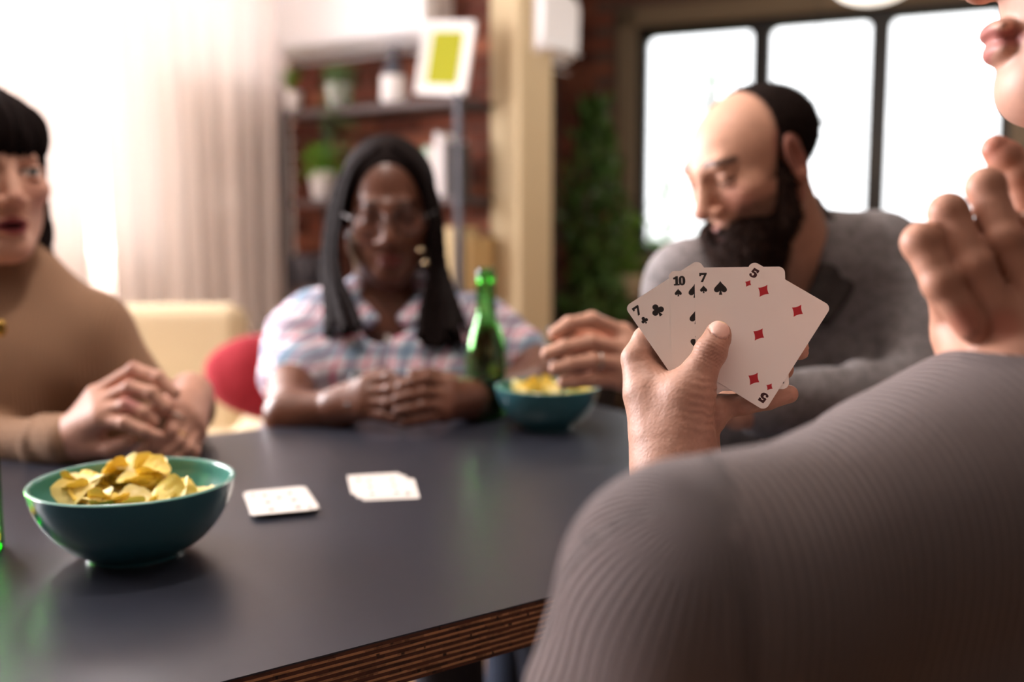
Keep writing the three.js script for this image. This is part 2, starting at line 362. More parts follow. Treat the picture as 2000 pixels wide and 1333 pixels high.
// pendant lamps in front of the window
const lampBlack = std(0x15191a, 0.4);
{
  const q = P(1592, 240, 5.2), t = thing('pendant_lamp', 'small black pendant lamp hanging before the dark framed window', 'lamp', q);
  mesh('shade', lathe([[0.012, 0.05], [0.02, 0.045], [0.03, 0.02], [0.075, -0.012], [0.078, -0.012], [0.034, 0.024], [0.012, 0.05]], 32), lampBlack, t);
  mesh('cord', new THREE.CylinderGeometry(0.0025, 0.0025, CEIL - q.y - 0.05, 8).translate(0, (CEIL - q.y + 0.05) / 2, 0), lampBlack, t);
  const bulb = mesh('bulb', new THREE.SphereGeometry(0.02, 16, 12), new THREE.MeshStandardMaterial({ color: 0xffe6b8, emissive: 0xffc46a, emissiveIntensity: 2.5 }), t); bulb.position.y = -0.008;
  const l = new THREE.PointLight(0xffcf8a, 0.15); l.position.set(0, -0.008, 0); l.castShadow = true; t.add(l);
  const q2 = P(1705, -38, 3.4), t2 = thing('pendant_lamp', 'lit white globe pendant lamp hanging before the dark framed window', 'lamp', q2);
  mesh('globe', new THREE.SphereGeometry(0.14, 40, 28).scale(1, 0.55, 1), new THREE.MeshStandardMaterial({ color: 0xf6f6f4, roughness: 0.3, emissive: 0xfff4e6, emissiveIntensity: 1.2 }), t2);
  const l2 = new THREE.PointLight(0xfff0e4, 2.0); l2.castShadow = true; l2.shadow.radius = 3.5; t2.add(l2);
  mesh('cord', new THREE.CylinderGeometry(0.003, 0.003, CEIL - q2.y - 0.07, 8).translate(0, (CEIL - q2.y + 0.07) / 2, 0), lampBlack, t2);
  // added unseen globe lamp over the table, soft fill light from above
  const q3 = V(-0.3, 2.2, -1.15), t3 = thing('pendant_lamp', 'added white globe lamp out of view, soft fill light over the card table', 'lamp', q3);
  mesh('globe', new THREE.SphereGeometry(0.14, 40, 28).scale(1, 0.55, 1), new THREE.MeshStandardMaterial({ color: 0xf6f6f4, roughness: 0.3, emissive: 0xfff4e6, emissiveIntensity: 2 }), t3);
  mesh('cord', new THREE.CylinderGeometry(0.003, 0.003, CEIL - q3.y - 0.07, 8).translate(0, (CEIL - q3.y + 0.07) / 2, 0), lampBlack, t3);
  const l3 = new THREE.PointLight(0xfff0e8, 1.6); l3.castShadow = true; l3.shadow.radius = 3.5; t3.add(l3);
}

// outdoors: lawn, far hedge, trees
const lawn = struct('ground', box(60, 0.2, 60, 0, -0.7, 0).translate(W0.x, 0, W0.z - 31), std(0x5f7d3c, 0.95));
const leafGeo = (() => { const s = new THREE.Shape(); s.moveTo(0, 0); s.quadraticCurveTo(0.35, 0.35, 0, 1); s.quadraticCurveTo(-0.35, 0.35, 0, 0); const g = new THREE.ShapeGeometry(s, 5), p = g.attributes.position; for (let i = 0; i < p.count; i++) p.setZ(i, -0.25 * p.getY(i) ** 2 + 0.25 * Math.abs(p.getX(i))); g.computeVertexNormals(); return g; })();
function leaves(name, n, mat, parent, place) {
  const im = new THREE.InstancedMesh(leafGeo, mat, n), m = new THREE.Matrix4(), q = new THREE.Quaternion(), e = new THREE.Euler(), c = new THREE.Color();
  for (let i = 0; i < n; i++) { const [p, s] = place(i); e.set(rr(-1.5, 1.5), rr(0, 6.28), rr(-0.8, 0.8)); m.compose(p, q.setFromEuler(e), V(s, s, s)); im.setMatrixAt(i, m); c.setHSL(0.24 + rr(-0.04, 0.05), rr(0.8, 1), 0.5 + rr(-0.12, 0.12)); im.setColorAt(i, c.lerp(new THREE.Color(1, 1, 1), 0.55)); }
  im.name = name; im.castShadow = im.receiveShadow = true; parent.add(im); im.userData.kind = 'stuff'; return im;
}
const treeLeaf = std(0x5d7d3c, 0.8, { side: THREE.DoubleSide }), bark = std(0x5e4c3d, 0.9);
function gardenTree(at, h, spread, n, label) {
  const t = thing('garden_tree', label, 'tree', V(at.x, -0.6, at.z), 0, 'trees outside the window');
  mesh('trunk', tube([V(0, 0, 0), V(0.03, h * 0.4, 0.02), V(-0.02, h * 0.95, 0)], 0.035, 20, 8), bark, t);
  leaves('foliage', n, treeLeaf, t, () => { const y = rr(0.35, 1) * h, r = spread * (1.05 - y / h) + 0.05, a = rr(0, 6.28), q = r * Math.sqrt(rnd()); return [V(Math.cos(a) * q, y, Math.sin(a) * q), rr(0.06, 0.12)]; });
}
gardenTree(P(1385, 450, 9.5), 3.1, 0.42, 260, 'slim young tree outside the dark framed window');
gardenTree(P(1300, 450, 12), 2.6, 0.6, 260, 'broad low tree outside the dark framed window');
{ const t = thing('garden_hedge', 'bright green hedge outside along the dark framed window', 'hedge', V(onWin(0, 0, -3.2).x, -0.6, onWin(0, 0, -3.2).z), -A24);
  mesh('hedge_core', rbox(7, 1.55, 0.5, 0.1, 1.6, 0.775, 0), std(0x557238, 0.95), t);
  leaves('foliage', 2600, std(0x6d9440, 0.8, { side: THREE.DoubleSide }), t, () => [V(rr(-2, 5.2), rr(0.2, 1.72), rr(0.2, 0.36)), rr(0.05, 0.1)]); }

// ---------------------------------------------------------------- shelves along the brick wall
const sBack = (px, n) => { const d = P(px, 450, 1).sub(EYE), o = CORNER.clone().addScaledVector(N1, n), k = (o.x * N1.x + o.z * N1.z) / (d.x * N1.x + d.z * N1.z); return (d.x * k - CORNER.x) * E1.x + (d.z * k - CORNER.z) * E1.z; };
const SD = 0.33, shL = sBack(556, SD), shR = sBack(893, SD), shW = shR - shL;
const shelfAt = onBack((shL + shR) / 2, 0, 0.03), shelfMetal = std(0x3b3a40, 0.5, { metalness: 0.3 }), shelfWood = std(0x4a3b38, 0.6);
const LEVELS = [0.1, 0.42, 0.79, 1.18, 1.575];
const shelf = thing('bookshelf', 'open metal bookshelf with dark boards against the brick wall', 'bookshelf', shelfAt, -A32);
for (const x of [-1, 1]) for (const z of [0.015, SD - 0.045]) mesh('post', rbox(0.028, LEVELS[4] + 0.02, 0.028, 0.003, x * shW / 2, (LEVELS[4] + 0.02) / 2, z), shelfMetal, shelf);
for (const y of LEVELS) mesh('shelf_board', rbox(shW - 0.03, 0.03, SD - 0.035, 0.003, 0, y - 0.015, SD / 2 - 0.015), shelfWood, shelf);
for (const y of LEVELS) for (const x of [-1, 1]) mesh('side_rail', rbox(0.02, 0.028, SD - 0.09, 0.002, x * shW / 2, y - 0.015, SD / 2 - 0.015), shelfMetal, shelf);
const onShelf = (x, lvl, z) => V(x, LEVELS[lvl], z).applyAxisAngle(V(0, 1, 0), -A32).add(shelfAt);
const xs = (px) => sBack(px, 0.2) - (shL + shR) / 2;       // place along the shelf of a column of the photograph

const potWhite = std(0xe9e4e2, 0.4), potBlack = std(0x23252a, 0.5), soil = std(0x2b211b, 1);
const grassMat = std(0x6f9a2c, 0.7, { side: THREE.DoubleSide }), paleLeaf = std(0x6d8064, 0.75, { side: THREE.DoubleSide }), deepLeaf = std(0x55703c, 0.6, { side: THREE.DoubleSide });
function pot(parent, r, h, m) { mesh('pot', lathe([[0, 0], [r * 0.72, 0], [r, h], [r * 0.9, h], [r * 0.66, 0.01], [0, 0.01]], 32), m, parent); mesh('soil', new THREE.CylinderGeometry(r * 0.88, r * 0.8, 0.01, 24).translate(0, h - 0.012, 0), soil, parent); }
function blades(parent, n, h0, h1, spread, y, mat) {
  const list = [];
  for (let i = 0; i < n; i++) { const a = rr(0, 6.28), l = rr(h0, h1), s = rr(0.2, 1) * spread, g = new THREE.PlaneGeometry(0.009, l, 1, 5), p = g.attributes.position; for (let k = 0; k < p.count; k++) { const v = p.getY(k) / l + 0.5, w = p.getX(k) * (1 - v * 0.85); p.setXYZ(k, w, v * l * (1 - 0.25 * v * s / spread), s * v * v); } g.rotateY(a); g.translate(Math.cos(a) * 0.008, y, Math.sin(a) * 0.008); g.computeVertexNormals(); list.push(g); }
  const m = mesh('foliage', merge(list), mat, parent); m.userData.kind = 'stuff';
}
{ // on the top board
  let t = thing('potted_grass', 'bright green grass plant in a black pot on the bookshelf top', 'plant', onShelf(xs(583), 4, 0.2)); pot(t, 0.045, 0.1, potBlack); blades(t, 90, 0.08, 0.17, 0.1, 0.09, grassMat);
  t = thing('ceramic_cup', 'small white cup beside the grass plant on the bookshelf top', 'cup', onShelf(xs(606), 4, 0.26)); mesh('body', lathe([[0, 0], [0.03, 0], [0.04, 0.09], [0.036, 0.09], [0.027, 0.006], [0, 0.006]], 28), potWhite, t);
  t = thing('trailing_plant', 'grey green trailing plant spilling over the bookshelf top', 'plant', onShelf(xs(682), 4, 0.22)); pot(t, 0.06, 0.11, std(0xb9bdb6, 0.5));
  leaves('foliage', 330, paleLeaf, t, () => { const a = rr(0, 6.28), q = rnd(); return q < 0.55 ? [V(Math.cos(a) * rr(0, 0.08), rr(0.08, 0.17), Math.sin(a) * rr(0, 0.08)), rr(0.025, 0.045)] : [V(rr(-0.07, 0.08), rr(-0.22, 0.08), rr(0.08, 0.12)), rr(0.02, 0.035)]; });
  t = thing('bottle_vase', 'dark and white bottle vase standing on the bookshelf top', 'vase', onShelf(xs(780), 4, 0.2));
  mesh('body', lathe([[0, 0], [0.045, 0], [0.055, 0.03], [0.052, 0.11], [0.05, 0.125]], 32), potWhite, t); mesh('neck', lathe([[0.05, 0.125], [0.04, 0.16], [0.022, 0.19], [0.02, 0.235], [0.028, 0.245], [0.018, 0.245], [0.015, 0.19]], 32), std(0x3c3f4a, 0.45), t);
  const f = thing('picture_frame', 'white picture frame with a plain yellow green print on the bookshelf top', 'picture frame', onShelf(xs(868) + 0.065, 4, 0.285), -A32 + 0.05); f.rotation.order = 'YXZ'; f.rotation.x = -0.13; f.rotation.z = -0.1;
  f.position.y += 0.016;
  const W = 0.243, H = 0.298, b = 0.018, fr = std(0xf0eeee, 0.45);
  for (const x of [-1, 1]) mesh('frame_bar', rbox(b, H, 0.02, 0.003, x * (W - b) / 2, H / 2, 0), fr, f);
  for (const y of [b / 2, H - b / 2]) mesh('frame_bar', rbox(W, b, 0.02, 0.003, 0, y, 0.0005), fr, f);
  mesh('mat_board', box(W - b, H - b, 0.006, 0, H / 2, -0.002), std(0xe9e6da, 0.8), f);
  mesh('print', box(0.148, 0.213, 0.002, 0, H / 2, 0.003), std(0x9a9c08, 0.8), f);
}
{ // on the middle boards
  let t = thing('potted_herb', 'small leafy plant in a white pot on the second shelf board', 'plant', onShelf(xs(640), 3, 0.2)); pot(t, 0.06, 0.13, potWhite);
  leaves('foliage', 260, grassMat, t, () => { const a = rr(0, 6.28), q = rr(0, 0.1); return [V(Math.cos(a) * q, rr(0.12, 0.25) - q * 0.4, Math.sin(a) * q), rr(0.03, 0.05)]; });
  const books = [[846, 0.026, 0.17, 0xd8cdb8], [858, 0.024, 0.19, 0xe6dfd4], [871, 0.02, 0.2, 0x1f8a4c], [880, 0.022, 0.21, 0xb6c8bb], [892, 0.024, 0.2, 0xcfc8c2], [905, 0.028, 0.26, 0xd9d3d2], [919, 0.022, 0.24, 0xc4bcbb], [930, 0.02, 0.22, 0x3b3330]];
  const names = ['short cream paperback', 'pale ivory hardback', 'thin book with a green spine', 'pale green hardback', 'light grey hardback', 'tallest white hardback', 'tall grey white hardback', 'dark brown hardback'];
  let x = xs(868) - 0.09;
  books.forEach(([px, w, h, c], i) => { const q = thing('book', names[i] + ' standing on the second shelf board', 'book', onShelf(x + w / 2, 3, 0.2), -A32, 'books on the second shelf board'); x += w + 0.001;
    mesh('cover', merge([box(w, h, 0.004, 0, h / 2, 0.078), box(0.003, h, 0.16, -w / 2 + 0.0015, h / 2, 0), box(0.003, h, 0.16, w / 2 - 0.0015, h / 2, 0)]), std(c, 0.6), q); mesh('pages', box(w - 0.006, h - 0.008, 0.15, 0, h / 2, 0), std(0xeee7d8, 0.9), q); });
  t = thing('alarm_clock', 'small black clock on the second shelf board beside the books', 'clock', onShelf(xs(838) - 0.06, 3, 0.24), -A32); mesh('case', rbox(0.05, 0.09, 0.04, 0.008, 0, 0.045, 0), potBlack, t); mesh('dial', new THREE.CylinderGeometry(0.018, 0.018, 0.004, 24).rotateX(Math.PI / 2).translate(0, 0.05, 0.021), potWhite, t);
  t = thing('round_vase', 'round white vase on the third shelf board', 'vase', onShelf(xs(880), 2, 0.22)); mesh('body', lathe([[0, 0], [0.03, 0], [0.055, 0.04], [0.06, 0.08], [0.045, 0.13], [0.02, 0.16], [0.022, 0.19], [0.016, 0.19], [0.014, 0.16]], 36), potWhite, t);
  const boxes = [[905, 0.07, 0.24, 0xc9b489, 'tan'], [938, 0.07, 0.2, 0xb89a68, 'brown']];
  for (const [px, w, h, c, n] of boxes) { const q = thing('storage_box', n + ' upright card box on the third shelf board', 'box', onShelf(xs(px) - 0.02, 2, 0.17), -A32); mesh('body', rbox(w, h, 0.2, 0.004, 0, h / 2, 0), std(c, 0.8), q); mesh('lid', rbox(w + 0.004, 0.03, 0.204, 0.004, 0, h + 0.01, 0), std(c, 0.7), q); }
  t = thing('basket', 'dark grey woven basket on the third shelf board', 'basket', onShelf(xs(600), 2, 0.18), -A32); mesh('body', lathe([[0, 0], [0.08, 0], [0.1, 0.13], [0.094, 0.13], [0.075, 0.01], [0, 0.01]], 32), std(0x5a5a62, 0.9), t); mesh('rim', new THREE.TorusGeometry(0.098, 0.007, 8, 36).rotateX(Math.PI / 2).translate(0, 0.13, 0), std(0x5a5a62, 0.9), t);
}
// tall plant before the brick wall beside the window
{
  const q = P(1160, 450, 5.45), t = thing('tall_plant', 'tall dense green plant before the brick wall beside the window', 'plant', V(q.x, 0, q.z)); pot(t, 0.19, 0.34, potBlack);
  mesh('stem', merge([[0, 0.1], [2.1, 0.08], [4.2, 0.09]].map(([a, r]) => tube([V(0, 0.3, 0), V(Math.cos(a) * r, 0.8, Math.sin(a) * r), V(Math.cos(a) * r * 1.6, 1.45, Math.sin(a) * r * 1.6)], 0.012, 16, 6))), std(0x4c3c28, 0.9), t);
  leaves('foliage', 1500, deepLeaf, t, () => { const y = rr(0.42, 1.72), w = 0.26 * (1 - 0.55 * ((y - 0.9) / 0.85) ** 2) * (0.75 + 0.5 * noise(y * 4, 1.3, 2)), a = rr(0, 6.28), r = w * Math.sqrt(rnd()); return [V(Math.cos(a) * r, y, Math.sin(a) * r), rr(0.05, 0.11)]; });
  const q2 = P(1230, 470, 5.7), t2 = thing('potted_fern', 'light green plant on a stand at the window casing', 'plant', V(q2.x, 0, q2.z));
  mesh('stand', merge([lathe([[0, 0], [0.12, 0], [0.12, 0.02], [0.02, 0.03], [0.02, 0.62], [0.1, 0.63], [0.1, 0.65], [0, 0.65]], 24)]), std(0x4d3a2a, 0.7), t2);
  mesh('pot', lathe([[0, 0.65], [0.07, 0.65], [0.09, 0.79], [0.08, 0.79], [0.065, 0.67], [0, 0.67]], 28), std(0xb8a888, 0.7), t2);
  leaves('foliage', 220, grassMat, t2, () => { const a = rr(0, 6.28), r = rr(0, 0.1); return [V(Math.cos(a) * r, rr(0.78, 1.13), Math.sin(a) * r), rr(0.04, 0.07)]; });
}
// cream armchair with a red cushion, grey bench in front
{
  const c = P(312, 700, 2.75), turn = 0.12, t = thing('armchair', 'cream upholstered armchair behind the clasped hands, a red cushion beside it', 'armchair', V(c.x, 0, c.z), turn), m = std(0xc9b694, 0.95, { sheen: 0.4, sheenColor: lin(0xfff0dc), bumpMap: grit, bumpScale: 0.001 });
  const back = mesh('backrest', rbox(0.62, 0.52, 0.16, 0.06, 0, 0.26, 0, 4), m, t); back.position.set(-0.12, 0.30, -0.3); back.rotation.x = -0.16;
  mesh('seat', rbox(0.62, 0.16, 0.6, 0.05, -0.12, 0.36, 0.0, 4), m, t);
  mesh('armrest', rbox(0.13, 0.36, 0.7, 0.05, 0.25, 0.33, -0.02, 4), m, t); mesh('armrest', rbox(0.13, 0.36, 0.7, 0.05, -0.49, 0.33, -0.02, 4), m, t);
  mesh('base', rbox(0.72, 0.2, 0.62, 0.02, -0.12, 0.19, 0, 2), m, t);
  for (const x of [-0.4, 0.16]) for (const z of [-0.24, 0.24]) mesh('leg', new THREE.CylinderGeometry(0.02, 0.015, 0.1, 12).translate(x, 0.05, z), std(0x4a3526, 0.5), t);
}
{
  const c = P(480, 800, 2.45), t = thing('grey_bench', 'low grey upholstered bench under the red cushion', 'bench', V(c.x, 0, c.z), 0.1), m = std(0x7b7580, 0.9);
  const top = c.y; mesh('seat', rbox(0.44, 0.12, 0.46, 0.03, 0.27, top - 0.06, 0, 3), m, t);
  for (const x of [0.09, 0.45]) for (const z of [-0.17, 0.17]) mesh('leg', new THREE.CylinderGeometry(0.018, 0.014, top - 0.11, 12).translate(x, (top - 0.11) / 2, z), std(0x2a2320, 0.5), t);
  const F = new Field(); F.ell(V(0, 0, 0), [0.155, 0.1, 0.075], null, 0.02); F.ell(V(0.03, -0.03, 0), [0.13, 0.08, 0.08], null, 0.05); F.warp = (d, x, y, z) => d + 0.006 * noise(x * 14, y * 14, z * 14);
  const cu = thing('red_cushion', 'dark red knitted cushion lying on the grey bench', 'cushion', V(c.x + 0.055, top + 0.085, c.z - 0.02), 0.15);
  mesh('cover', skinOf(F, 0.008), std(0x8e0f1e, 0.95, { sheen: 0.5, sheenColor: lin(0xff8090) }), cu); mesh('button', new THREE.SphereGeometry(0.012, 16, 10).scale(1, 1, 0.5).translate(0.01, 0.0, 0.078), std(0x6d0b16, 0.9), cu);
}

// ---------------------------------------------------------------- the table
const edgeA = T(430, 1333), edgeB = T(1040, 1175), TU = edgeB.clone().sub(edgeA).setY(0).normalize(), TV = V(TU.z, 0, -TU.x);   // TU along the near edge, TV across towards the far edge
const farPt = T(465, 843), TDEPTH = farPt.clone().sub(edgeA).dot(TV);
console.log('table depth', TDEPTH, TU.toArray(), TV.toArray());
const tab = (u, v, y = TOP) => edgeA.clone().addScaledVector(TU, u).addScaledVector(TV, v).setY(y);
const U0 = -0.5, U1 = 0.86, tableTurn = Math.atan2(-TU.z, TU.x);
const table = thing('table', 'dark blue grey laminate table top with a striped plywood edge', 'table', tab((U0 + U1) / 2, TDEPTH / 2, 0), tableTurn);
const wearTex = dataTexture(512, 512, (u, v) => { const n = 228 + 8 * (tnoise(u, v, 6) - 0.5) + 8 * (tnoise(u, v, 48) - 0.5); return [n, n, n]; });
const laminate = std(0x2a2d37, 0.36, { roughnessMap: wearTex, specularIntensity: 1.0 });
const TL = U1 - U0, PLY = 0.0024, NPLY = 15;
{ const g = box(TL, 0.0012, TDEPTH, 0, TOP - 0.0006, 0), p = g.attributes.position, uv = g.attributes.uv; for (let i = 0; i < p.count; i++) uv.setXY(i, p.getX(i) * 2, p.getZ(i) * 2); mesh('laminate_top', g, laminate, table); }
const plyTex = [0, 1].map((dark) => canvasTexture(1024, 32, (c, w, h) => { c.fillStyle = dark ? '#5a3626' : '#b98a60'; c.fillRect(0, 0, w, h); for (let i = 0; i < 260; i++) { c.fillStyle = `rgba(${dark ? '20,10,6' : '60,34,20'},${0.1 + 0.3 * rnd()})`; c.fillRect(rnd() * w, rnd() * h, 6 + rnd() * 60, 1 + 2 * rnd()); } for (let i = 0; i < 18; i++) { c.fillStyle = 'rgba(15,8,5,0.7)'; c.fillRect(rnd() * w, rnd() * h, 2 + rnd() * 9, 1 + 4 * rnd()); } }));
const plyMats = plyTex.map((t) => { t.repeat.set(3, 40); return std(0xffffff, 0.7, { map: t }); });
for (let i = 0; i < NPLY; i++) { const dark = i % 2 === 0 ? 1 : 0, h = dark ? 0.0030 : 0.0017, y = TOP - 0.0012 - Math.floor(i / 2) * 0.0047 - (dark ? 0 : 0.0030) - h / 2; const g = box(TL - (dark ? 0.0008 : 0), h, TDEPTH - (dark ? 0.0008 : 0), 0, y, 0), p = g.attributes.position, uv = g.attributes.uv; for (let k = 0; k < p.count; k++) uv.setXY(k, (p.getX(k) + p.getZ(k)) / 1.0 + i * 0.37, p.getY(k)); mesh('ply', g, plyMats[dark], table); }
const under = TOP - 0.0012 - 7 * 0.0047 - 0.003, legMat = std(0x17181b, 0.5);
for (const x of [-1, 1]) for (const z of [-1, 1]) mesh('leg', rbox(0.05, under, 0.05, 0.004, x * (TL / 2 - 0.1), under / 2, z * (TDEPTH / 2 - 0.12)), legMat, table);

// stools under the sitters
const stoolWood = std(0x6b4a30, 0.6);
function stool(at, label) { const t = thing('stool', label, 'stool', V(at.x, 0, at.z), 0.3); mesh('seat', lathe([[0, 0.4], [0.16, 0.4], [0.175, 0.415], [0.17, 0.435], [0, 0.435]], 40), stoolWood, t); for (const [x, z] of [[1, 1], [1, -1], [-1, 1], [-1, -1]]) mesh('leg', new THREE.CylinderGeometry(0.015, 0.013, 0.41, 10).translate(0, 0.205, 0).applyMatrix4(new THREE.Matrix4().makeShear(0, 0, -x * 0.1, 0, -z * 0.1, 0)).translate(x * 0.15, 0, z * 0.15), stoolWood, t); }

// ---------------------------------------------------------------- bowls and chips
const glazeOut = std(0x2f636c, 0.28, { clearcoat: 0.5, clearcoatRoughness: 0.12 }), glazeIn = std(0x57998c, 0.25, { clearcoat: 0.5, clearcoatRoughness: 0.1 });
function bowl(label, at, R, H) {
  const t = thing('bowl', label, 'bowl', at), f = R * 0.47;
  const out = [[0, 0.002], [f * 0.8, 0.002], [f * 0.84, 0], [f, 0], [f * 1.02, 0.004], [R * 0.64, H * 0.17], [R * 0.79, H * 0.36], [R * 0.90, H * 0.58], [R * 0.97, H * 0.81], [R - 0.0004, H * 0.965], [R, H * 0.985]];
  const inn = [[R, H * 0.985], [R - 0.001, H], [R - 0.0034, H + 0.0002], [R - 0.0048, H * 0.975], [R * 0.93, H * 0.81], [R * 0.855, H * 0.58], [R * 0.74, H * 0.36], [R * 0.58, H * 0.18], [R * 0.3, H * 0.1], [0, H * 0.09]];
  const smooth = (pts) => { const c = new THREE.CatmullRomCurve3(pts.map(([x, y]) => V(x, y, 0)), false, 'centripetal').getPoints(44); return lathe(c.map((p) => [Math.max(0, p.x), p.y]), 96); };
  mesh('body', merge([smooth(out.slice(3)), lathe(out.slice(0, 4), 64)]), glazeOut, t); mesh('inner_glaze', smooth(inn), glazeIn, t);
  return t;
}
const bowlNear = T(266, 1081), bowlFar = T(1068, 836), RN = 0.0895, HN = 0.069, RF = 0.0775, HF = 0.064;
bowl('teal glazed bowl of chips beside the clasped hands', bowlNear, RN, HN);
bowl('teal glazed bowl of chips beside the green bottle', bowlFar, RF, HF);
const chipMats = [0xffea80, 0xffe878, 0xffee9a, 0xfde26c, 0xfff2b0].map((c) => std(c, 0.5, { transmission: 0.2, thickness: 0, side: THREE.DoubleSide }));
const chipGeos = [0, 1, 2, 3].map((v) => {
  const g = new THREE.CylinderGeometry(1, 1, 0.06, 26, 3), p = g.attributes.position, k = [0.35, 0.55, -0.4, 0.7][v], w = [0.9, 1.1, 1.05, 0.85][v];
  const disc = []; const rings = 6, seg = 26;
  const top = new THREE.RingGeometry(0.001, 1, seg, rings); top.rotateX(-Math.PI / 2);
  const bend = (geo, off) => { const q = geo.attributes.position; for (let i = 0; i < q.count; i++) { const x = q.getX(i), z = q.getZ(i), a = Math.atan2(z, x), r = 1 + 0.07 * Math.sin(a * 3 + v) + 0.04 * Math.sin(a * 7 + v * 2); const X = x * r, Z = z * r * w; q.setXYZ(i, X, off + k * (X * X * 0.8 - Z * Z * 0.25) + 0.05 * Math.sin(X * 9 + v) * Math.cos(Z * 8), Z); } geo.computeVertexNormals(); return geo; };
  const lower = top.clone(); const a = bend(top, 0.03), b = bend(lower, -0.03); const ix = b.index.array; for (let i = 0; i < ix.length; i += 3) { const t = ix[i]; ix[i] = ix[i + 1]; ix[i + 1] = t; } b.computeVertexNormals();
  return merge([a, b]);
});
function chips(n, at, R, H, label, group) {
  for (let i = 0; i < n; i++) {
    const f = i / n, a = i * 2.39996 + rr(-0.3, 0.3), r = R * 0.74 * Math.sqrt((i * 0.618) % 1) * (0.75 + 0.25 * f), c = mesh('potato_chip', chipGeos[i % 4], chipMats[Math.floor(rnd() * chipMats.length)]);
    const s = rr(0.012, 0.0185); c.scale.setScalar(s); c.rotation.set(rr(-0.6, 0.6), rr(0, 6.28), rr(-0.6, 0.6));
    const dome = 1 - (r / (R * 0.9)) ** 2;
    c.position.set(at.x + Math.cos(a) * r, at.y + H * (0.42 + 0.34 * f) + 0.022 * dome * f + 0.004, at.z + Math.sin(a) * r);
    tag(c, label, 'potato chip', group);
  }
}
chips(120, bowlNear, RN, HN, 'golden potato chip in the teal bowl beside the clasped hands', 'chips in the bowl by the clasped hands');
chips(44, bowlFar, RF, HF * 0.9, 'golden potato chip in the teal bowl beside the green bottle', 'chips in the bowl by the green bottle');

// ---------------------------------------------------------------- beer bottles
const greenGlass = new THREE.MeshPhysicalMaterial({ color: 0xffffff, roughness: 0.03, transmission: 1, thickness: 0.003, ior: 1.5, attenuationColor: new THREE.Color(0.18, 0.85, 0.12), attenuationDistance: 0.008 });
const beer = new THREE.MeshPhysicalMaterial({ color: 0xffffff, roughness: 0.02, transmission: 1, thickness: 0.05, ior: 1.34, attenuationColor: new THREE.Color(0.7, 0.42, 0.03), attenuationDistance: 0.012 });
function bottle(label, at, full = true) {
  const t = thing('beer_bottle', label, 'bottle', at);
  const o = [[0, 0.003], [0.024, 0.002], [0.029, 0], [0.031, 0.005], [0.031, 0.105], [0.0305, 0.113], [0.028, 0.126], [0.023, 0.141], [0.0178, 0.155], [0.0158, 0.163], [0.0148, 0.185], [0.0138, 0.212], [0.0137, 0.214], [0.0152, 0.216], [0.0152, 0.221], [0.0138, 0.223], [0.0142, 0.226], [0.0142, 0.233], [0.0128, 0.235]];
  const i = [[0.0105, 0.2345], [0.0102, 0.212], [0.0115, 0.185], [0.0125, 0.163], [0.0148, 0.152], [0.02, 0.139], [0.025, 0.124], [0.0276, 0.111], [0.028, 0.104], [0.028, 0.008], [0.026, 0.006], [0, 0.008]];
  mesh('glass', lathe([...o, ...i], 64), greenGlass, t);
  mesh('beer', lathe(full ? [[0, 0.0085], [0.0255, 0.0065], [0.0274, 0.0085], [0.0274, 0.104], [0.027, 0.111], [0.0244, 0.124], [0.0194, 0.139], [0.016, 0.1475], [0, 0.1475]] : [[0, 0.0085], [0.0255, 0.0065], [0.0274, 0.0085], [0.0274, 0.02], [0, 0.02]], 48), beer, t, 'dark amber beer');
  return t;
}
bottle('green beer bottle between the plaid shirt sitter and the far chip bowl', T(949, 816));
bottle('green beer bottle mostly hidden behind the fan of playing cards', T(1300, 800));
bottle('green beer bottle at the table end beside the near chip bowl', T(-64, 1078), false);

// ---------------------------------------------------------------- playing cards
const CW = 0.063, CH = 0.088;
const INK = '#1c1816', RED = '#b51f2b', IDX5 = '#3a1316';
function pip(c, s, x, y, w, flip) {
  c.save(); c.translate(x, y); if (flip) c.scale(1, -1); c.scale(w, w); c.beginPath();
  if (s === 'd') { c.moveTo(0, -0.58); c.quadraticCurveTo(0.16, -0.2, 0.48, 0); c.quadraticCurveTo(0.16, 0.2, 0, 0.58); c.quadraticCurveTo(-0.16, 0.2, -0.48, 0); c.quadraticCurveTo(-0.16, -0.2, 0, -0.58); c.fillStyle = RED; c.fill(); }
  if (s === 's') { c.fillStyle = INK; c.moveTo(0, -0.56); c.bezierCurveTo(0.12, -0.28, 0.5, -0.08, 0.5, 0.16); c.bezierCurveTo(0.5, 0.4, 0.18, 0.44, 0.06, 0.24); c.lineTo(0.13, 0.58); c.lineTo(-0.13, 0.58); c.lineTo(-0.06, 0.24); c.bezierCurveTo(-0.18, 0.44, -0.5, 0.4, -0.5, 0.16); c.bezierCurveTo(-0.5, -0.08, -0.12, -0.28, 0, -0.56); c.fill(); }
  if (s === 'c') { c.fillStyle = INK; for (const [a, b] of [[0, -0.3], [-0.26, 0.08], [0.26, 0.08]]) { c.beginPath(); c.arc(a, b, 0.24, 0, 7); c.fill(); } c.beginPath(); c.arc(0, -0.02, 0.14, 0, 7); c.fill(); c.beginPath(); c.moveTo(0, 0); c.lineTo(0.14, 0.52); c.lineTo(-0.14, 0.52); c.fill(); }
  c.restore();
}
const LAY = { 5: [[0, 0], [1, 0], [0.5, 0.5], [0, 1], [1, 1]], 7: [[0, 0], [1, 0], [0.5, 0.25], [0, 0.5], [1, 0.5], [0, 1], [1, 1]], 10: [[0, 0], [1, 0], [0.5, 0.167], [0, 0.333], [1, 0.333], [0, 0.667], [1, 0.667], [0.5, 0.833], [0, 1], [1, 1]], 6: [[0, 0], [1, 0], [0, 0.5], [1, 0.5], [0, 1], [1, 1]] };
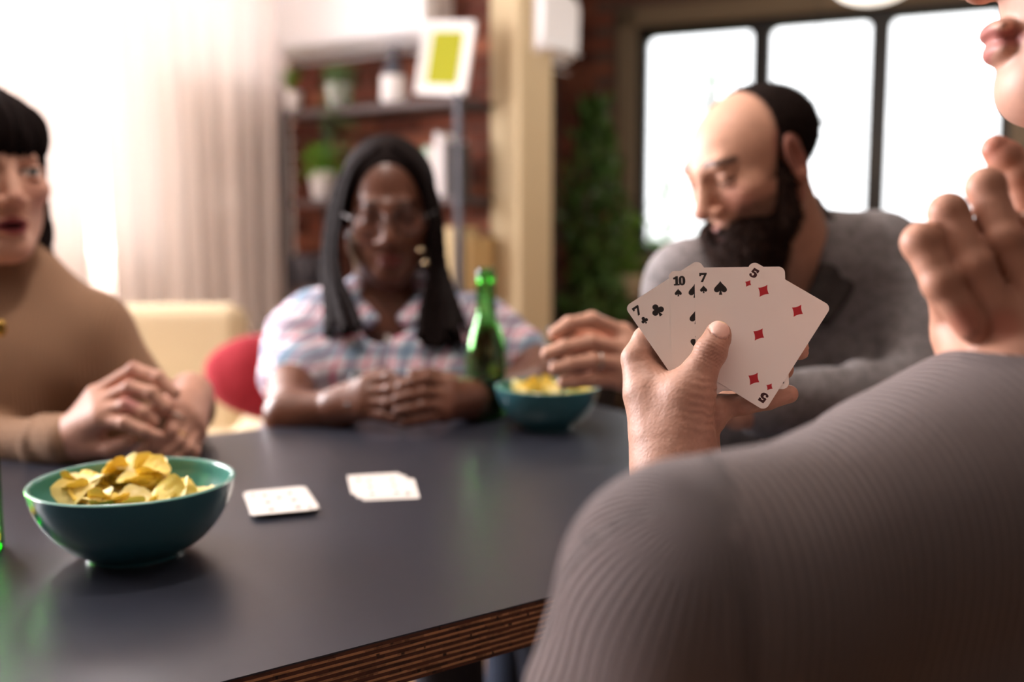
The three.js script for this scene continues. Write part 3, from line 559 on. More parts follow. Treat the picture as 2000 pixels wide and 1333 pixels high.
function cardFace(n, s) {
  return canvasTexture(756, 1056, (c, w, h) => {
    c.fillStyle = '#f4efe9'; c.fillRect(0, 0, w, h);
    const X0 = 0.285 * w, X1 = 0.715 * w, Y0 = 0.172 * h, Y1 = 0.828 * h;
    for (const [a, b] of LAY[n]) pip(c, s, X0 + (X1 - X0) * a, Y0 + (Y1 - Y0) * b, 108, b > 0.55);
    for (const k of [0, 1]) {
      c.save(); if (k) { c.translate(w, h); c.rotate(Math.PI); }
      c.fillStyle = s === 'd' ? IDX5 : INK; c.font = 'bold 104px serif'; c.textAlign = 'center'; c.textBaseline = 'middle';
      c.save(); c.translate(n === 10 ? 0.115 * w : 0.093 * w, 0.085 * h); c.scale(n === 10 ? 0.95 : 1.08, 1); c.strokeStyle = c.fillStyle; c.lineWidth = 9;
      if (n === 10) { c.fillText('1', -26, 0); c.strokeText('1', -26, 0); c.fillText('0', 24, 0); c.strokeText('0', 24, 0); } else { c.fillText(String(n), 0, 0); c.strokeText(String(n), 0, 0); }
      c.restore();
      pip(c, s, 0.098 * w, 0.183 * h, 60, false); c.restore();
    }
  });
}
const cardShape = (() => { const r = 0.0045, s = new THREE.Shape(), x = CW / 2, y = CH / 2; s.moveTo(-x + r, -y); s.lineTo(x - r, -y); s.absarc(x - r, -y + r, r, -Math.PI / 2, 0); s.lineTo(x, y - r); s.absarc(x - r, y - r, r, 0, Math.PI / 2); s.lineTo(-x + r, y); s.absarc(-x + r, y - r, r, Math.PI / 2, Math.PI); s.lineTo(-x, -y + r); s.absarc(-x + r, -y + r, r, Math.PI, Math.PI * 1.5); return s; })();
const stockGeo = new THREE.ExtrudeGeometry(cardShape, { depth: 0.00028, bevelEnabled: false, curveSegments: 8 }).translate(0, 0, -0.00028);
const faceGeo = (() => { const g = new THREE.ShapeGeometry(cardShape, 8), p = g.attributes.position, uv = g.attributes.uv; for (let i = 0; i < p.count; i++) { uv.setXY(i, p.getX(i) / CW + 0.5, p.getY(i) / CH + 0.5); p.setZ(i, 0.00003); } return g; })();
const stockMat = std(0xf1ece6, 0.55), backMat = std(0x8f2a35, 0.5), faceMats = new Map();
function playingCard(n, s, label, group) {
  const t = thing('playing_card', label, 'playing card', null, 0, group);
  mesh('stock', stockGeo, stockMat, t);
  if (n) { const key = n + s; if (!faceMats.has(key)) faceMats.set(key, std(0xffffff, 0.5, { map: cardFace(n, s) })); mesh('face_print', faceGeo, faceMats.get(key), t); }
  return t;
}
function orient(t, origin, u, v) { const n = u.clone().cross(v).normalize(), m = new THREE.Matrix4().makeBasis(u, v, n); t.quaternion.setFromRotationMatrix(m); t.position.copy(origin); }
// the fan held up: one plane leaning back
const CARD_D = 0.70, TILT = 0.22, fanO = P(1440, 650, CARD_D);
const camR = V(1, 0, 0).transformDirection(camera.matrixWorld), camU = V(0, 1, 0).transformDirection(camera.matrixWorld), camB = V(0, 0, 1).transformDirection(camera.matrixWorld);
const fanN = camB.clone().multiplyScalar(Math.cos(TILT)).addScaledVector(camU, Math.sin(TILT)).addScaledVector(camR, -0.12).normalize();
const onFan = (px, py, off = 0) => { const d = P(px, py, 1).sub(EYE), o = fanO.clone().addScaledVector(fanN, off); return EYE.clone().addScaledVector(d, o.clone().sub(EYE).dot(fanN) / d.dot(fanN)); };
function held(n, s, label, tl, tr, off, corner) {   // corner: photograph pixels of the top corners
  const a = onFan(...tl, off), b = onFan(...tr, off), u = b.clone().sub(a).normalize(), v = fanN.clone().cross(u).normalize();
  const t = playingCard(n, s, label, 'cards held in a fan');
  const mid = corner === 'r' ? b.clone().addScaledVector(u, -CW / 2) : corner === 'l' ? a.clone().addScaledVector(u, CW / 2) : a.clone().add(b).multiplyScalar(0.5);
  orient(t, mid.addScaledVector(v, -CH / 2), u, v);
  console.log('held', n, s, a.distanceTo(b));
}
held(7, 'c', 'seven of clubs, the tilted rear card of the held fan', [1221, 599], [1363, 508], 0, 'm');
held(10, 's', 'ten of spades in the held fan behind the seven of spades', [1306, 530], [1481, 524], 0.0005, 'l');
held(7, 's', 'seven of spades in the held fan under the thumb', [1355, 523], [1534, 521], 0.001, 'm');
held(5, 'd', 'five of diamonds at the front of the held fan', [1473, 511], [1621, 597], 0.0015, 'm');
// the pile and the discards
function onTableCard(n, s, label, group, px, py, up, angle) { const t = playingCard(n, s, label, group), o = onPlane(px, py, TOP + up), u = V(Math.cos(angle), 0, -Math.sin(angle)), v = V(-Math.sin(angle), 0, -Math.cos(angle)); orient(t, o.setY(TOP + up), u, v); }
for (let i = 0; i < 16; i++) { const top = i === 15; onTableCard(top ? 7 : 0, 'c', top ? 'face up black suited card on top of the messy pile' : 'card inside the messy pile of playing cards', 'cards in the messy pile', 546 + rr(-7, 7), 978 + rr(-4, 4), 0.00035 + i * 0.00036, 0.36 + (top ? 0 : rr(-0.09, 0.09))); }
for (let i = 0; i < 4; i++) { const top = i === 3; onTableCard(top ? 6 : 0, 'd', top ? 'six of diamonds lying alone beside the card pile' : 'card half under the six of diamonds', top ? null : 'cards under the six of diamonds', [735, 760, 748, 747][i], [944, 956, 949, 951][i], 0.00035 + i * 0.00036, 0.2 + [0.02, -0.03, 0.05, 0][i]); }

// ---------------------------------------------------------------- people
const skinBump = dataTexture(256, 256, (u, v) => { const n = 255 * (0.5 + 0.5 * (tnoise(u, v, 64) - 0.5) + 0.4 * (tnoise(u + 0.3, v, 32) - 0.5)); return [n, n, n]; });
const skinMat = std(0xffffff, 0.5, { vertexColors: true, specularIntensity: 0.8 });
function strands(person, name, geo, n, len, thick, colors, lean, label) {   // short hairs standing on a surface
  const g = new THREE.ConeGeometry(1, 1, 4, 1, true).translate(0, 0.45, 0), im = new THREE.InstancedMesh(g, std(0xffffff, 0.7, { specularIntensity: 0.4 }), n), p = geo.attributes.position, nn = geo.attributes.normal, m = new THREE.Matrix4(), q = new THREE.Quaternion(), up = V(0, 1, 0);
  for (let i = 0; i < n; i++) { const k = Math.floor(rnd() * p.count), d = V(nn.getX(k), nn.getY(k), nn.getZ(k)).multiplyScalar(0.8).add(lean).add(V(rr(-0.35, 0.35), rr(-0.35, 0.35), rr(-0.35, 0.35))).normalize(), l = len * rr(0.6, 1.3); m.compose(V(p.getX(k), p.getY(k), p.getZ(k)).addScaledVector(d, -0.25 * l), q.setFromUnitVectors(up, d), V(thick, l, thick)); im.setMatrixAt(i, m); im.setColorAt(i, lin(colors[Math.floor(rnd() * colors.length)])); }
  im.name = name; im.userData.kind = 'stuff'; if (label) im.userData.label = label; im.castShadow = im.receiveShadow = true; person.g.add(im);
}
const hairMat = (c) => std(c, 0.8, { specularIntensity: 0.18 });
const frameOf = (c, yaw, pitch, roll, s = 1) => new THREE.Matrix4().compose(c, new THREE.Quaternion().setFromEuler(new THREE.Euler(pitch, yaw, roll, 'YXZ')), V(s, s, s));
class Local {   // adds shapes given in a head's own axes (x to its left, y up, z forward)
  constructor(field, M) { this.F = field; this.M = M; this.q = new THREE.Quaternion(); this.s = V(); M.decompose(V(), this.q, this.s); this.k = this.s.x; }
  p(a) { return V(a[0], a[1], a[2]).applyMatrix4(this.M); }
  cone(a, b, r1, r2 = r1, k = 0.01, sub = false) { this.F.cone(this.p(a), this.p(b), r1 * this.k, r2 * this.k, k * this.k, sub); return this; }
  ell(c, r, k = 0.01, sub = false, e) { const q = this.q.clone(); if (e) q.multiply(new THREE.Quaternion().setFromEuler(new THREE.Euler(...e))); this.F.ell(this.p(c), r.map((x) => x * this.k), q, k * this.k, sub); return this; }
}
function addHead(F, M, o = {}) {
  const L = new Local(F, M), jw = o.jaw ?? 1, ns = o.nose ?? 1;
  const cr = o.crown ?? 0, es = o.ear ?? 1;
  L.ell([0, 0.036 - cr, -0.016], [0.0735, 0.081 - cr, 0.094]);
  L.ell([0, -0.032, 0.020], [0.0595 * jw, 0.083, 0.064], 0.03);
  for (const x of [-1, 1]) {
    L.cone([x * 0.05 * jw, -0.052, 0.0], [x * 0.014, -0.1, 0.058], 0.02, 0.0165, 0.03);
    L.ell([x * 0.041, -0.024, 0.053], [0.021, 0.017, 0.02], 0.022);
  }
  L.ell([0, -0.101, 0.066], [0.02, 0.014, 0.013], 0.018);
  L.cone([-0.03, 0.018, 0.074], [0.03, 0.018, 0.074], o.brow ?? 0.0105, o.brow ?? 0.0105, 0.016);
  L.cone([0, 0.014, 0.080], [0, -0.031, 0.1005], 0.0075 * ns, 0.0105 * ns, 0.014);
  L.ell([0, -0.036, 0.1015], [0.0105 * ns, 0.0085, 0.009], 0.006);
  for (const x of [-1, 1]) {
    L.ell([x * 0.0125 * ns, -0.0385, 0.0915], [0.0082, 0.0075, 0.010], 0.005);
    L.ell([x * 0.031, 0.001, 0.0925], [0.0185, 0.0115, 0.0135], 0.012, true);
    L.ell([x * 0.031, 0, 0.0685], [0.0128, 0.0125, 0.0128], 0.003);
    L.ell([x * 0.031, 0.0062, 0.0705], [0.0148, 0.0052, 0.0118], 0.003);            // upper lid
    L.ell([x * 0.031, -0.0075, 0.0695], [0.0142, 0.0042, 0.0115], 0.004);
    L.ell([x * 0.0765, -0.006 - 0.02 * (es - 1), -0.008], [0.0075, 0.031 * es, 0.0185 * es], 0.006, false, [0.15, x * 0.35, 0]);
    L.ell([x * 0.083, -0.004 - 0.02 * (es - 1), -0.003], [0.006, 0.019 * es, 0.0095 * es], 0.005, true, [0.15, x * 0.35, 0]);
    L.cone([x * 0.006, -0.046, 0.091], [x * 0.0065, -0.044, 0.099], 0.0032, 0.003, 0.003, true);   // nostrils
  }
  L.ell([0, -0.0655, 0.0845], [0.0235, 0.0062, 0.0085], 0.006);
  L.ell([0, -0.0775, 0.0825], [0.0195, 0.0072, 0.0088], 0.006);
  if (o.open) L.ell([0, -0.0715, 0.0905], [0.017, 0.0045, 0.014], 0.003, true); else L.cone([-0.02, -0.071, 0.0915], [0.02, -0.071, 0.0915], 0.0016, 0.0016, 0.003, true);
  return L;
}
const mixc = (a, b, t) => a.clone().lerp(b, Math.max(0, Math.min(1, t)));
const sstep = (a, b, x) => { const t = Math.max(0, Math.min(1, (x - a) / (b - a))); return t * t * (3 - 2 * t); };
function headTint(M, o) {
  const inv = M.clone().invert(), v = V(), base = lin(o.skin), lip = lin(o.lip), dark = lin(o.hair), blush = lin(o.blush), white = lin(0xe8e2dc), iris = lin(o.iris ?? 0x3a2a20), mouth = lin(0x3a1414);
  return (x, y, z) => {
    v.set(x, y, z).applyMatrix4(inv);
    let c = base.clone(); c.multiplyScalar(1 + 0.09 * noise(x * 60, y * 60, z * 60) + 0.06 * noise(x * 190, y * 190, z * 190));
    const ax = Math.abs(v.x);
    if (v.z > 0.03) {
      c = mixc(c, blush, 0.45 * sstep(0.032, 0.008, Math.hypot(ax - 0.042, v.y + 0.028)) + 0.4 * sstep(0.02, 0.006, Math.hypot(v.x, v.y + 0.037)) * (v.z > 0.085 ? 1 : 0));
      const lp = Math.hypot(v.x / 0.0235, (v.y + 0.0715) / (0.0125 - 0.004 * Math.abs(v.x / 0.0235)));
      if (v.z > 0.07) c = mixc(c, lip, sstep(1.12, 0.85, lp));
      if (o.open && Math.hypot(v.x / 0.0155, (v.y + 0.0715) / 0.0042) < 1) c = mouth;
      const ex = ax - 0.031, ey = v.y - 0.0002;
      if (v.z > 0.066 && !o.closed) {
        const e = Math.hypot(ex / 0.0128, ey / 0.0052);
        if (e < 1) { const ir = Math.hypot(ax - 0.031 - (o.look ?? 0) * Math.sign(v.x), ey); c = ir < 0.0058 ? (ir < 0.0025 ? lin(0x0a0808) : iris) : white; }
        else if (e < 1.35 && ey > -0.002) c = mixc(c, dark, 0.8);
      } else if (o.closed && v.z > 0.066 && Math.abs(ex) < 0.014 && Math.abs(v.y + 0.0045 - 0.25 * ex * ex / 0.014) < 0.0016) c = mixc(c, dark, 0.85);
      // eyebrows are dyed on: short dark hairs
      const bx = (ax - 0.031) / 0.021, by = v.y - 0.0215 - (o.browLift ?? 0) - 0.004 * (1 - bx * bx) + 0.002 * bx;
      if (v.z > 0.045 && Math.abs(bx) < 1) c = mixc(c, dark, 0.85 * sstep(o.browW ?? 0.0045, 0.0015, Math.abs(by)) * sstep(1, 0.75, Math.abs(bx)));
    }
    if (o.dye) { const t = o.dye(v); if (t > 0) c = mixc(c, dark, t * (0.75 + 0.5 * noise(x * 500, y * 500, z * 500))); }
    if (ax > 0.07 && Math.abs(v.z + 0.006) < 0.03) c = mixc(c, blush, 0.5);
    return c;
  };
}
// fingers and palm: joints as points of the photograph with their distances
const J = (list) => list.map((a) => (a.isVector3 ? a : P(a[0], a[1], a[2])));
function addHand(F, wrist, wr, fingers, thumb, k = 0.008, fr = 0.009) {
  const w = wrist;
  fingers.forEach((f, i) => {
    const p = J(f.p), n = p.length, r = f.r || [fr * 1.12, fr, fr * 0.93, fr * 0.84].slice(0, n);
    F.cone(w, p[0], wr * 0.72, r[0] * 1.25, 0.02);
    F.chain(p, r, f.k ?? 0.003);
    for (let j = 1; j < n - 1; j++) F.ell(p[j], [r[j] * 1.06, r[j] * 1.06, r[j] * 1.06], null, 0.003);
  });
  if (thumb) { const p = J(thumb.p), r = thumb.r; F.cone(w, p[0], wr * 0.8, r[0] * 1.1, 0.018); F.chain(p, r, thumb.k ?? 0.006); }
}
const handTint = (skin, blush, spots = []) => { const a = lin(skin), b = lin(blush); return (x, y, z) => { let c = a.clone().multiplyScalar(1 + 0.1 * noise(x * 70, y * 70, z * 70) + 0.07 * noise(x * 240, y * 240, z * 240)); for (const [p, r, t] of spots) c = mixc(c, b, t * sstep(r, r * 0.3, Math.hypot(x - p.x, y - p.y, z - p.z))); return c; }; };

class Person {
  constructor(label, base) { this.base = base.clone().setY(0); this.g = thing('person', label, 'person', this.base); this.skin = []; }
  addSkin(F, h, color, box3) { this.skin.push(skinOf(F, h, { color, box3 })); return this; }
  finish(rough = 0.5) { const g = mergeGeometries(this.skin); g.translate(-this.base.x, 0, -this.base.z); mesh('body', g, rough === 0.5 ? skinMat : std(0xffffff, rough, { vertexColors: true }), this.g); console.log('skin', g.index.count / 3); }
  wear(name, F, h, mat, label, opt = {}) { const g = skinOf(F, h, opt); g.translate(-this.base.x, 0, -this.base.z); const m = mesh(name, g, mat, this.g, label); return m; }
  put(name, geo, mat, label) { geo.translate(-this.base.x, 0, -this.base.z); return mesh(name, geo, mat, this.g, label); }
}
function legs(person, hip, dir, color, lift = 0) {   // seated: hips on the stool, thighs under the table, shoes on the floor
  const F = new Field(), side = V(-dir.z, 0, dir.x), h = hip.clone().setY(0.53);
  F.ell(h, [0.16, 0.11, 0.14], null, 0.03);
  const shoes = new Field();
  for (const s of [-1, 1]) {
    const a = h.clone().addScaledVector(side, s * 0.085).setY(0.52), k = a.clone().addScaledVector(dir, 0.4).addScaledVector(side, s * 0.03).setY(0.53 + lift), f = k.clone().addScaledVector(dir, s * 0.04).setY(0.1);
    F.cone(a, k, 0.08, 0.06, 0.03); F.cone(k, f, 0.058, 0.045, 0.02);
    shoes.cone(f.clone().setY(0.05), f.clone().addScaledVector(dir, 0.16).setY(0.035), 0.048, 0.034, 0.02);
    shoes.cone(f.clone().setY(0.05), f.clone().setY(0.11), 0.046, 0.046, 0.02);
  }
  person.wear('trousers', F, 0.012, std(color, 0.9)); person.wear('shoes', shoes, 0.01, std(0x1d1d20, 0.7));
  stool(h, person.g.userData.stool);
}
const knitTex = dataTexture(64, 64, (u, v) => { const n = 255 * (0.5 + 0.5 * Math.cos(u * 6.2832)) * (0.85 + 0.15 * Math.cos(v * 6.2832 + 3 * Math.abs(u - 0.5))); return [n, n, n]; });
const ribTex = dataTexture(64, 8, (u) => { const n = 255 * (0.5 + 0.5 * Math.cos(u * 6.2832)); return [n, n, n]; });
const mottled = dataTexture(256, 256, (u, v) => { const n = 225 + 40 * (tnoise(u, v, 16) - 0.5) + 40 * (tnoise(u, v, 64) - 0.5); return [n, n, n]; }, true);

// ---- sitter in the tan sweater, hands clasped on the table
{
  const base = P(-20, 800, 1.5), w = new Person('person in a tan turtleneck sweater with hands clasped on the table', base);
  w.g.userData.stool = 'wooden stool under the person in the tan sweater';
  const M = frameOf(P(-26, 338, 1.38), 0.80, 0.02, 0.02, 1.0), opt = { skin: 0xd9a78f, lip: 0xa14a50, blush: 0xcc8a78, hair: 0x1d1615, iris: 0x4c5a5c, look: 0.001, open: true, browLift: 0.003, browW: 0.0035 };
  const H = new Field(); addHead(H, M, { open: true, jaw: 0.97, nose: 0.95, ear: 0.3 }); H.cone(P(-22, 420, 1.41), P(-18, 600, 1.45), 0.048, 0.052, 0.025);
  w.addSkin(H, 0.0022, headTint(M, opt));
  const R = new Field(), rw = P(138, 862, 1.272);
  R.cone(P(-330, 880, 1.42), rw, 0.036, 0.024, 0.01);
  addHand(R, rw, 0.025, [
    { p: [[186, 770, 1.264], [262, 722, 1.25], [310, 738, 1.24], [341, 768, 1.238]] },
    { p: [[194, 788, 1.248], [254, 757, 1.232], [296, 768, 1.225], [322, 795, 1.226]] },
    { p: [[198, 806, 1.236], [246, 792, 1.222], [282, 806, 1.22], [300, 824, 1.224]] },
    { p: [[200, 822, 1.228], [244, 826, 1.212], [282, 842, 1.211], [309, 852, 1.214]], r: [0.009, 0.0078, 0.0072, 0.0066] }],
    { p: [[178, 872, 1.25], [218, 876, 1.235], [249, 864, 1.228]], r: [0.014, 0.011, 0.0092] }, 0.008, 0.0088);
  const Lh = new Field(), lw = P(372, 772, 1.36);
  Lh.cone(P(300, 880, 1.5), lw, 0.034, 0.025, 0.01);
  addHand(Lh, lw, 0.024, [
    { p: [[352, 800, 1.268], [334, 842, 1.24], [300, 868, 1.232], [269, 888, 1.23]] },
    { p: [[366, 815, 1.272], [350, 862, 1.246], [322, 884, 1.238], [296, 897, 1.236]] },
    { p: [[378, 832, 1.28], [366, 876, 1.252], [344, 892, 1.246], [324, 900, 1.244]] },
    { p: [[384, 850, 1.29], [377, 884, 1.266], [362, 897, 1.258], [348, 902, 1.256]], r: [0.009, 0.0078, 0.0072, 0.0066] }],
    { p: [[340, 786, 1.275], [314, 800, 1.248], [289, 809, 1.236]], r: [0.013, 0.0105, 0.0088] }, 0.008, 0.0088);
  const ht = handTint(0xd3a08a, 0xb5656a, [[P(258, 790, 1.222), 0.02, 0.7], [P(262, 722, 1.25), 0.015, 0.4], [P(254, 757, 1.232), 0.014, 0.4]]);
  w.addSkin(R, 0.0022, ht, R.bounds(0.01).intersect(new THREE.Box3(P(60, 1000, 1.3), P(420, 640, 1.1)).union(new THREE.Box3().setFromCenterAndSize(rw, V(0.3, 0.3, 0.3)))));
  w.addSkin(Lh, 0.0022, ht);
  const T0 = new Field(); T0.ell(P(-20, 780, 1.47), [0.14, 0.2, 0.08], null, 0.03); T0.cone(P(-18, 600, 1.45), P(-20, 800, 1.48), 0.05, 0.08, 0.04);
  w.addSkin(T0, 0.012, ht); w.finish();
  // sweater
  const S = new Field(), sR = P(-225, 655, 1.5), sL = P(182, 652, 1.455);
  S.cone(sR, sL, 0.058, 0.056, 0.03); S.ell(P(-15, 800, 1.475), [0.172, 0.28, 0.112], null, 0.06); S.ell(P(-5, 730, 1.42), [0.13, 0.09, 0.08], null, 0.06);
  S.cone(P(-20, 650, 1.45), P(-22, 618, 1.43), 0.062, 0.056, 0.03);
  S.chain([sL, P(262, 760, 1.47), P(300, 880, 1.5)], [0.056, 0.05, 0.046], 0.03); S.chain([P(300, 880, 1.5), P(364, 790, 1.38)], [0.045, 0.036], 0.02);
  S.chain([sR, P(-350, 800, 1.46), P(-330, 880, 1.42)], [0.057, 0.052, 0.048], 0.03); S.chain([P(-330, 880, 1.42), P(60, 864, 1.3), P(136, 862, 1.273)], [0.046, 0.036, 0.0335], 0.02);
  S.warp = (d, x, y, z) => d + 0.007 * noise(x * 9, y * 5, z * 9) + 0.004 * Math.sin(40 * (x + 0.3 * y) + 6 * noise(x * 5, y * 5, z * 5)) * sstep(1.02, 0.85, y);
  const tanKnit = std(0xb18a6c, 0.95, { sheen: 0.35, sheenColor: lin(0xffe2c4), bumpMap: knitTex, bumpScale: 0.0012, map: mottled });
  w.wear('sweater', S, 0.0075, tanKnit, 'tan knitted turtleneck sweater', { uv: (x, y, z) => [x / 0.005, y / 0.005] });
  const C = new Field(); C.cone(P(92, 864, 1.288), P(140, 862, 1.272), 0.0365, 0.0335, 0.01); C.warp = (d, x, y, z) => Math.max(d + 0.0009 * Math.cos((y + z * 0.3) * 1500), -(d + 0.006));
  w.wear('cuff', C, 0.0025, tanKnit, 'ribbed tan cuff', { uv: (x, y, z) => [y / 0.004, x / 0.01] });
  // hair with a fringe
  const A = new Field(), L = new Local(A, M);
  L.ell([0, 0.035, -0.02], [0.079, 0.088, 0.1]); L.ell([0, 0.05, 0.05], [0.062, 0.05, 0.047], 0.02);
  for (const x of [-1, 1]) { L.cone([x * 0.066, 0.02, -0.03], [x * 0.074, -0.085, -0.034], 0.02, 0.02, 0.02); L.cone([x * 0.074, -0.085, -0.034], [x * 0.06, -0.165, 0.022], 0.019, 0.008, 0.012); }
  L.cone([0, 0.02, -0.08], [0, -0.12, -0.075], 0.05, 0.04, 0.03);
  L.ell([0, -0.074, 0.075], [0.085, 0.096, 0.09], 0.008, true);
  const inv = M.clone().invert(), tv = V();
  A.warp = (d, x, y, z) => { tv.set(x, y, z).applyMatrix4(inv); const a = Math.atan2(tv.x, tv.z + 0.02); return d + 0.0022 * Math.sin(a * 70 + 8 * noise(a * 6, tv.y * 12, 1)) + 0.004 * noise(a * 9, tv.y * 8, 3); };
  w.wear('hair', A, 0.003, hairMat(0x1c1413), 'dark brown bob with a fringe');
  // rings and pendant
  const silver = std(0xd8d2c8, 0.2, { metalness: 1 }), gold = std(0xd9b25a, 0.25, { metalness: 1 });
  const ring = (a, b, r, m) => { const t = new THREE.TorusGeometry(r, 0.0018, 10, 28), n = b.clone().sub(a).normalize(); t.applyQuaternion(new THREE.Quaternion().setFromUnitVectors(V(0, 0, 1), n)); t.translate(...a.clone().lerp(b, 0.5).toArray()); return t; };
  w.put('ring', ring(P(352, 800, 1.268), P(334, 842, 1.24), 0.0104, silver), silver, 'broad silver ring'); w.put('ring', ring(P(358, 840, 1.258), P(344, 866, 1.246), 0.0104, gold), gold, 'thin gold ring');
  w.put('pendant', new THREE.SphereGeometry(0.008, 20, 14).scale(1, 1.4, 0.5).translate(...P(1, 642, 1.318).toArray()), gold, 'small gold pendant');
  legs(w, base, TV.clone().negate(), 0x2e3440);
}

// ---- sitter in the plaid shirt with long braids
{
  const base = P(755, 800, 1.86), w = new Person('person with long dark braids, glasses and a plaid shirt holding a phone', base);
  w.g.userData.stool = 'wooden stool under the person in the plaid shirt';
  const M = frameOf(P(760, 410, 1.76), 0.10, 0.18, 0.02, 1.02), opt = { skin: 0x6b4535, lip: 0x7a3f38, blush: 0x7a4c3b, hair: 0x120c0b, iris: 0x120a08, browW: 0.004, closed: true };
  const H = new Field(); addHead(H, M, { jaw: 1.08, nose: 1.25 }); H.cone(P(752, 500, 1.79), P(755, 640, 1.83), 0.054, 0.06, 0.025); H.ell(P(755, 640, 1.79), [0.09, 0.06, 0.05], null, 0.04);
  w.addSkin(H, 0.0024, headTint(M, opt));
  const A = new Field();
  A.chain([P(598, 650, 1.8), P(572, 740, 1.66), P(566, 812, 1.53)], [0.046, 0.042, 0.036], 0.02); A.chain([P(566, 812, 1.53), P(664, 796, 1.5)], [0.036, 0.025], 0.02);
  addHand(A, P(664, 796, 1.5), 0.026, [
    { p: [[716, 748, 1.478], [760, 738, 1.462], [785, 750, 1.452], [797, 768, 1.45]] },
    { p: [[714, 768, 1.47], [762, 762, 1.45], [786, 772, 1.444], [798, 784, 1.444]] },
    { p: [[712, 788, 1.465], [758, 788, 1.445], [782, 796, 1.44], [795, 806, 1.442]] },
    { p: [[708, 806, 1.464], [748, 812, 1.448], [770, 818, 1.444], [786, 824, 1.446]] }],
    { p: [[690, 768, 1.5], [722, 740, 1.5], [750, 730, 1.495]], r: [0.014, 0.0115, 0.0095] }, 0.008, 0.0092);
  A.chain([P(934, 650, 1.82), P(1030, 700, 1.8), P(1052, 745, 1.72)], [0.047, 0.043, 0.038], 0.02); A.chain([P(1052, 745, 1.72), P(915, 782, 1.53)], [0.037, 0.026], 0.02);
  addHand(A, P(915, 782, 1.53), 0.026, [
    { p: [[876, 752, 1.49], [830, 742, 1.462], [804, 748, 1.448], [784, 756, 1.44]] },
    { p: [[876, 772, 1.48], [826, 768, 1.45], [798, 774, 1.437], [776, 780, 1.434]] },
    { p: [[872, 792, 1.474], [824, 794, 1.444], [798, 800, 1.434], [778, 804, 1.432]] },
    { p: [[866, 810, 1.47], [824, 818, 1.446], [802, 822, 1.438], [788, 826, 1.436]] }],
    { p: [[880, 748, 1.52], [838, 732, 1.51], [806, 734, 1.5]], r: [0.014, 0.0115, 0.0095] }, 0.008, 0.0092);
  const ht = handTint(0x6f4736, 0x9a6a58, []);
  w.addSkin(A, 0.003, ht);
  const T0 = new Field(); T0.ell(P(755, 760, 1.84), [0.15, 0.2, 0.09], null, 0.03); w.addSkin(T0, 0.012, ht); w.finish(0.36);
  const plaid = canvasTexture(256, 256, (c, W) => {
    c.fillStyle = '#e9e7ee'; c.fillRect(0, 0, W, W);
    const bands = [[0, 58, '88,120,150'], [84, 12, '200,70,100'], [128, 58, '120,110,130'], [210, 14, '200,70,100']];
    for (const [a, s, col] of bands) { c.fillStyle = `rgba(${col},0.55)`; c.fillRect(a, 0, s, W); c.fillRect(0, a, W, s); }
    for (let i = 0; i < 3000; i++) { c.fillStyle = `rgba(255,255,255,${0.12 * rnd()})`; c.fillRect(rnd() * W, rnd() * W, 2, 2); }
  });
  const shirt = std(0xffffff, 0.9, { map: plaid }), uvp = (x, y, z, nx) => [(x + 0.5 * z) / 0.085, y / 0.085];
  const S = new Field(), sR = P(600, 648, 1.82), sL = P(926, 648, 1.84);
  S.cone(sR, sL, 0.062, 0.062, 0.03); S.ell(P(762, 790, 1.83), [0.175, 0.26, 0.125], null, 0.05); S.ell(P(690, 735, 1.74), [0.085, 0.08, 0.075], null, 0.05); S.ell(P(835, 735, 1.74), [0.085, 0.08, 0.075], null, 0.05);
  S.chain([sR, P(584, 690, 1.74), P(572, 742, 1.665)], [0.064, 0.062, 0.058], 0.03); S.chain([sL, P(978, 672, 1.83), P(1014, 694, 1.805)], [0.063, 0.061, 0.057], 0.03);
  S.ell(P(757, 600, 1.74), [0.055, 0.075, 0.07], null, 0.02, true);
  S.warp = (d, x, y, z) => d + 0.006 * noise(x * 11, y * 9, z * 11) + 0.003 * Math.sin(60 * x + 20 * y + 5 * noise(x * 8, y * 8, z * 8));
  w.wear('shirt', S, 0.007, shirt, 'plaid shirt in white, blue and pink', { uv: uvp });
  for (const s of [-1, 1]) { const Cc = new Field(); Cc.chain([P(757 + s * 62, 572, 1.83), P(757 + s * 58, 596, 1.76), P(757 + s * 24, 622, 1.715)], [0.012, 0.013, 0.006], 0.012); Cc.chain([P(757 + s * 62, 586, 1.82), P(757 + s * 66, 612, 1.755), P(757 + s * 40, 634, 1.712)], [0.014, 0.015, 0.008], 0.02); w.wear('collar', Cc, 0.004, shirt, 'plaid collar', { uv: uvp }); }
  for (let i = 0; i < 3; i++) w.put('button', new THREE.CylinderGeometry(0.005, 0.005, 0.002, 16).rotateX(Math.PI / 2).translate(...P(757, 660 + i * 36, 1.685).toArray()), std(0xf2f0ea, 0.4));
  // hair
  const A2 = new Field(), L = new Local(A2, M);
  L.ell([0, 0.036, -0.02], [0.083, 0.09, 0.1]); L.cone([0, 0.02, -0.07], [0, -0.16, -0.09], 0.07, 0.07, 0.03); L.ell([0, -0.03, 0.085], [0.0665, 0.122, 0.09], 0.008, true);
  const hm = hairMat(0x170f0e), cap = w.wear('hair', A2, 0.004, hm, 'long dark braids parted over the forehead');
  const inv = M.clone().invert();
  const braidGeo = (pts) => { const c = new THREE.CatmullRomCurve3(pts), seg = 44, g = new THREE.TubeGeometry(c, seg, 0.0062, 6), p = g.attributes.position; for (let i = 0; i <= seg; i++) { const o = c.getPointAt(i / seg), k = 0.82 + 0.3 * Math.abs(Math.sin(i * 1.05)); for (let j = 0; j <= 6; j++) { const n = i * 7 + j; p.setXYZ(n, o.x + (p.getX(n) - o.x) * k, o.y + (p.getY(n) - o.y) * k, o.z + (p.getZ(n) - o.z) * k); } } g.computeVertexNormals(); g.translate(-w.base.x, 0, -w.base.z); return g; };
